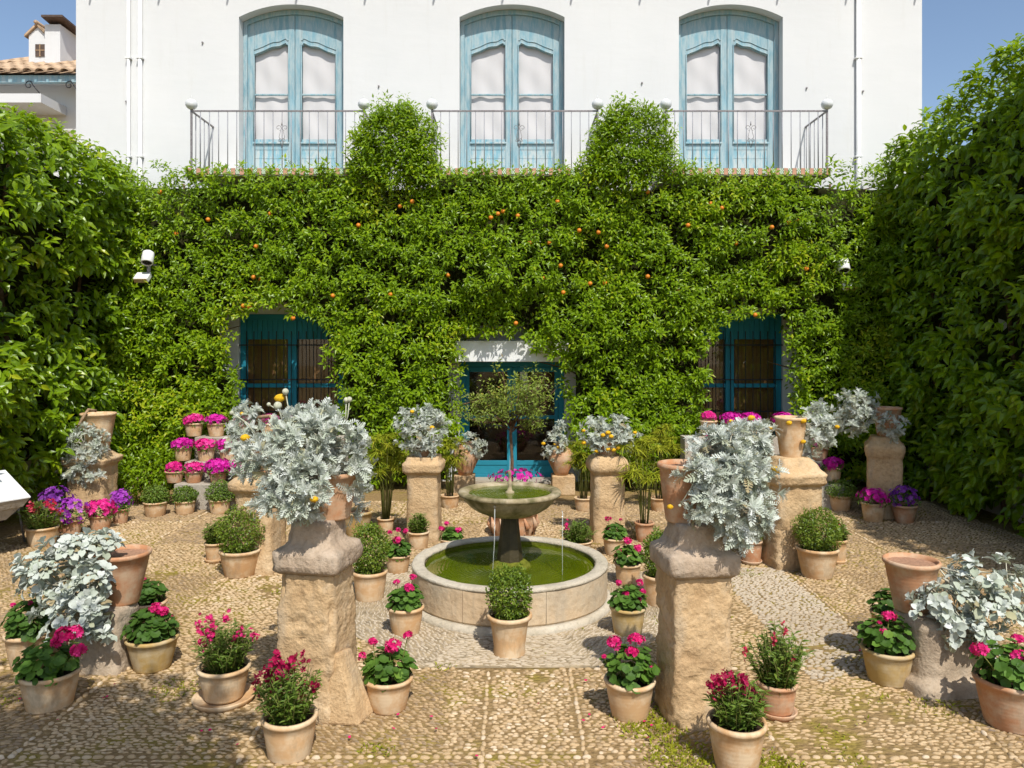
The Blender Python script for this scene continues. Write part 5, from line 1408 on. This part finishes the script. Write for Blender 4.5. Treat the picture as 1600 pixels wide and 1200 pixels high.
dm_pot('tall pale pot between two silver plants on the mid-right pedestal', (3.02, 8.32, zMR), .115, .172, .43,
       [(1185, 685, 50, 50, .15, 18), (1165, 700, 40, 40, .2, 10), (1275, 660, 54, 56, -.05, 30), (1262, 685, 40, 40, .05, 12), (1290, 680, 30, 40, -.1, 8)], .12, TLOB,
       [(1174, 653, .2, .040), (1204, 669, .2, .022), (1233, 661, .2, .032), (1255, 658, .15, .034), (1308, 667, .0, .028), (1255, 690, .15, .028), (1142, 658, .1, .024)], mat='pot', k=9)
dm_pot('silver plant hanging from a pot with a drooping dry stalk, far left pedestal', (-5.72, 10.62, zFL), .15, .23, .45,
       [(133, 690, 56, 50, .25, 32), (118, 735, 50, 34, .25, 16), (148, 705, 30, 30, .3, 8), (140, 740, 40, 30, .28, 8)], .125, TLOB,
       dry=[(150, 642, .1), (138, 640, .22), (131, 650, .28), (126, 660, .3), (120, 668, .3)], mat='pot', k=9)
dm_pot('silver plants either side of a terracotta pot on the shaded far right pedestal', (5.18, 10.6, zFR), .13, .19, .40,
       [(1338, 640, 50, 56, .1, 34), (1330, 665, 40, 36, .15, 12), (1395, 665, 36, 34, .22, 14), (1350, 625, 30, 30, .05, 8)], .125, TLOB, mat='potred', k=9)
dm_pot('broad-leaved silver plant spilling over the front left low stone block', (-2.90, 5.72, zLb), .115, .20, .38,
       [(115, 868, 90, 60, .18, 22), (80, 905, 90, 60, .25, 20), (140, 920, 80, 70, .28, 22), (110, 960, 90, 60, .32, 20), (150, 965, 60, 50, .33, 10), (60, 890, 50, 40, .2, 8), (160, 860, 50, 40, .1, 9), (150, 1000, 40, 30, .36, 5)], .115, TBR, k=10)
dm_pot('broad-leaved silver plant spilling over the front right low stone block', (2.86, 5.50, zRb), .115, .19, .36,
       [(1530, 905, 90, 60, .12, 22), (1490, 945, 90, 60, .25, 20), (1550, 950, 90, 70, .22, 22), (1500, 985, 80, 50, .30, 16), (1580, 920, 60, 60, .05, 12), (1460, 955, 50, 40, .25, 7), (1540, 1010, 50, 40, .30, 7)], .115, TBR, k=10)
dm_pot('drooping silver plant in an ochre pot behind the near left pedestal', (-1.93, 9.55, 0), .13, .20, .30, [(562, 745, 40, 50, .1, 18), (555, 765, 40, 30, .15, 10), (565, 720, 30, 40, .05, 8)], .12, TLOB, mat='potyellow', k=9)
dm_pot('small silver plant on the round jar left of the garden door', (-.74, 12.2, .305), .11, .20, .52, [(738, 693, 30, 28, .05, 18), (748, 700, 18, 26, .1, 8), (722, 690, 20, 20, .05, 5)], .10, TLOB, kind='belly', k=8)
dm_pot('small silver plant with yellow buttons on the round jar right of the garden door', (.78, 12.2, .305), .11, .20, .48, [(870, 690, 34, 34, .1, 22), (875, 672, 16, 26, .05, 7), (862, 708, 26, 18, .12, 7)], .10, TLOB,
       [(849, 693, .2, .035), (866, 694, .2, .022), (872, 699, .2, .025)], kind='belly', k=8)

# ------------------------------------------------------------------ papyrus, shrub, little tree
PG = 'papyrus plants behind the fountain'
def pap_plant(root, rt, h, hs=24, tall=1.1, spread=.28, seed=1): papyrus(root, h - .04, hs, seed, spread, tall)
potted('potted_papyrus', 'potted papyrus', 'tall feathery papyrus pot left of the narrow left pedestal', 603, 832, 22, 28, 812, pap_plant, PG, hs=30, tall=1.15, spread=.30)
potted('potted_papyrus', 'potted papyrus', 'papyrus pot with reddish rim right of the narrow right pedestal', 1007, 848, 24, 31, 819, pap_plant, PG, mat='potred', hs=24, tall=1.0, spread=.34)
potted('potted_papyrus', 'potted papyrus', 'weeping papyrus behind the narrow left pedestal, beside the jar', 703, 795, 24, 30, 776, pap_plant, PG, hs=24, tall=.85, spread=.18)
potted('potted_papyrus', 'potted papyrus', 'papyrus behind the narrow right pedestal, beside the jar', 912, 800, 24, 30, 780, pap_plant, PG, hs=20, tall=.85, spread=.22)
potted('potted_papyrus', 'potted papyrus', 'golden papyrus in front of the hedge, farthest right of its kind', 1030, 800, 24, 30, 780, pap_plant, PG, hs=18, tall=1.05, spread=.3)

sh = empty('leafy_shrub', (-5.42, 11.35, 0), label='low loose green shrub between the left hedge and the stepped stand', cat='shrub')
bush(sh, (0, 0, .48), (.55, .35, .42), 1500, .075, TL, 'leaf_orange', .3, .2, 5, .4, .3, .95)
stems(sh, [((.05 * i, 0, 0), (.12 * i, -.05, .5)) for i in range(-3, 4)], .008, 'bark')

def little_tree():
    c = AT(799, 800, 10.9); root = empty('potted_tree', (c.x, c.y, 0), label='slender potted tree with a loose crown before the blue garden door', cat='potted tree')
    link('pot', pot_mesh(.13, .19, .32, 'std'), M['pot'], root, (0, 0, 0)); MB().disc(.17, .29, 24).build('soil', M['soil'], root)
    t = MB(); ends = []
    t.tube([(0, 0, .27), (.012, 0, .7), (-.01, 0, 1.1), (.0, 0, 1.3)], [.026, .022, .020, .018], 8)
    for k in range(24):
        a = k * 2.4 + .3; q = random.uniform(.35, .80); e = Vector((q * math.cos(a), q * .6 * math.sin(a), random.uniform(1.22, 2.0))); m = Vector((e.x * .45, e.y * .45, 1.2 + (e.z - 1.2) * .35))
        t.tube([(0, 0, 1.12 + .012 * k), m, e], [.012, .008, .003], 5); ends += [(m, e)]
        for j in range(3):
            e2 = m + (e - m) * random.uniform(.3, .9) + Vector((random.uniform(-.16, .16), random.uniform(-.1, .1), random.uniform(-.08, .14))); t.tube([m + (e - m) * .3, e2], [.005, .002], 4); ends.append((m, e2))
    t.build('trunk', M['bark'], root, True)
    P = np.concatenate([np.array(m)[None] + (np.array(e) - np.array(m))[None] * RNG.uniform(.40, 1.10, 6)[:, None] + RNG.normal(0, .04, (6, 3)) for m, e in ends])
    n = len(P); parts = [shoots(P, rdir(n) + UP * .3, 6, .070, .1, TLS, .15, .95, 81, .9)]
    leaves_obj(parts, TL, M['leaf_tree'], root, 'crown')
    bush(root, (0, 0, .40), (.34, .26, .16), 260, .05, TL, 'leaf_ger', .4, .1, 2, .2)
    blossoms(root, (.05, 0, .44), (.40, .3, .17), 90, .06, 'magenta')
little_tree()

# ------------------------------------------------------------------ information panel, lamps, fallen petals
def panel():
    RF = Vector((-5.39, 8.60, .66)); th = math.radians(60)
    d = Vector((-math.cos(th), -math.sin(th), 0)); e = Vector((-math.sin(th), math.cos(th), 0))
    root = empty('information_panel', RF + d * .4 + e * .25 - Vector((0, 0, .66)), label='slanted white information panel at the left picture edge', cat='information panel')
    o = root.location
    def hexa(c, nm, mat):
        MB().add([Vector(p) - o for p in c], [(0, 3, 2, 1), (4, 5, 6, 7), (0, 1, 5, 4), (1, 2, 6, 5), (2, 3, 7, 6), (3, 0, 4, 7)]).build(nm, mat, root)
    B = RF + e * .53 + Vector((0, 0, .256)); w = .8; Z = Vector((0, 0, 1))
    hexa([RF - Z * .012, RF + d * w - Z * .012, B + d * w - Z * .012, B - Z * .012, RF, RF + d * w, B + d * w, B], 'panel_top', M['white_paint'])
    i1 = .06
    hexa([RF + d * i1 + e * .05 - Z * .11, RF + d * (w - i1) + e * .05 - Z * .11, B + d * (w - i1) - e * .1 - Z * .2, B + d * i1 - e * .1 - Z * .2, RF + d * .004 + e * .004 - Z * .014, RF + d * (w - .004) + e * .004 - Z * .014, B + d * (w - .004) - e * .004 - Z * .014, B + d * .004 - e * .004 - Z * .014], 'panel_body', M['concrete'])
    a = RF + d * i1 * 1.3 + e * .07 - Z * .115; hexa([a + d * .12 + e * .05 - Z * .12, a + d * .5 + e * .05 - Z * .12, a + d * .5 + e * .3 - Z * .12, a + d * .12 + e * .3 - Z * .12, a, a + d * .66, a + d * .66 + e * .34, a + e * .34], 'panel_foot', M['concrete'])
    # faint rows of small print near the upper edge
    for j in range(5):
        u0 = RF + d * (.30 if j else .42) + e * (.47 - j * .035) + Z * ((.47 - j * .035) / .53 * .256 + .0025); u1 = u0 + d * .42
        b = e * .010 + Z * .010 * .256 / .53
        MB().add([u0 - o, u1 - o, u1 + b - o, u0 + b - o], [(0, 1, 2, 3)]).build('print_line', M['ironlight'], root)
    f = G(39, 848) - o
    MB().tube([(f.x, f.y, 0), (f.x - .05, f.y - .05, .42)], .012, 8).build('leg', M['iron'], root, True)
    c = RF + d * .42 + e * .22 - o; MB().tube([(c.x, c.y, 0), (c.x, c.y, .46)], .03, 10).build('post', M['iron'], root, True)
panel()

def lamp(px, py, s, label):
    d = 11.9 if s > 0 else 11.98; c = AT(px, py, d); root = empty('spotlight', c, label=label, cat='spotlight')
    R = Matrix.Rotation(math.radians(62), 4, 'X') @ Matrix.Identity(4)
    a = MB().lathe([(.01, .10), (.06, .10), (.085, .08), (.09, -.02), (.09, -.10), (.078, -.115), (.07, -.10), (.066, -.04), (.01, -.03)], 20).build('lamp_head', M['white_paint'], root, True); a.rotation_euler = (math.radians(-28), 0, math.radians(10 * s)); a.location = (0, 0, 0)
    MB().lathe([(.01, -.098), (.066, -.098)], 16).build('lens', M['dark'], a)
    MB().tube([(0, .03, -.08), (-.02 * s, .08, -.24)], .03, 8).build('arm', M['ironlight'], root, True)
    fl = MB().box(-.11, .11, -.08, .10, -.06, .02).build('flood_box', M['white_paint'], root, bevel=.012, loc=(-.09 * s, 0, -.30)); fl.rotation_euler = (math.radians(38), 0, 0)
    MB().box(-.10, .10, -.088, -.082, -.055, .012).build('flood_glass', M['potyellow'], fl)
    MB().tube([(0, .06, -.1), (0, .5, -.1)], .02, 6).build('bracket', M['iron'], root, True)
lamp(231, 402, 1, 'white spotlight and flood lamp poking out of the hedge in the left corner')
lamp(1318, 414, -1, 'shaded spotlight poking out of the hedge in the right corner')

pm = mesh_np('fallen_petal', T_round(7, .5)[0] * np.array([.7, 1, 1]), T_round(7, .5)[1], np.full(8, .6))
for (px, py) in [(159, 1096), (169, 1092), (182, 1073), (27, 1098), (92, 1130), (620, 1124), (617, 1146), (677, 1126), (679, 1145), (742, 1187), (544, 1160), (412, 1156), (374, 1168), (330, 1145), (316, 1150), (918, 1069), (921, 1121), (914, 1133), (944, 1141), (945, 1142), (1004, 1134), (1015, 1159), (1020, 1138), (1049, 1145), (283, 980), (311, 979), (840, 1105), (1345, 1020)]:
    p = G(px, py); o = link('fallen_petal', pm, M['pink'], None, (p.x, p.y, .022)); o.scale = (.024,) * 3; o.rotation_euler = (random.uniform(-.4, .4), random.uniform(-.4, .4), random.random() * 6)
    tag(o, 'single magenta petal fallen on the cobbles', 'petal', 'petals scattered over the cobbles')
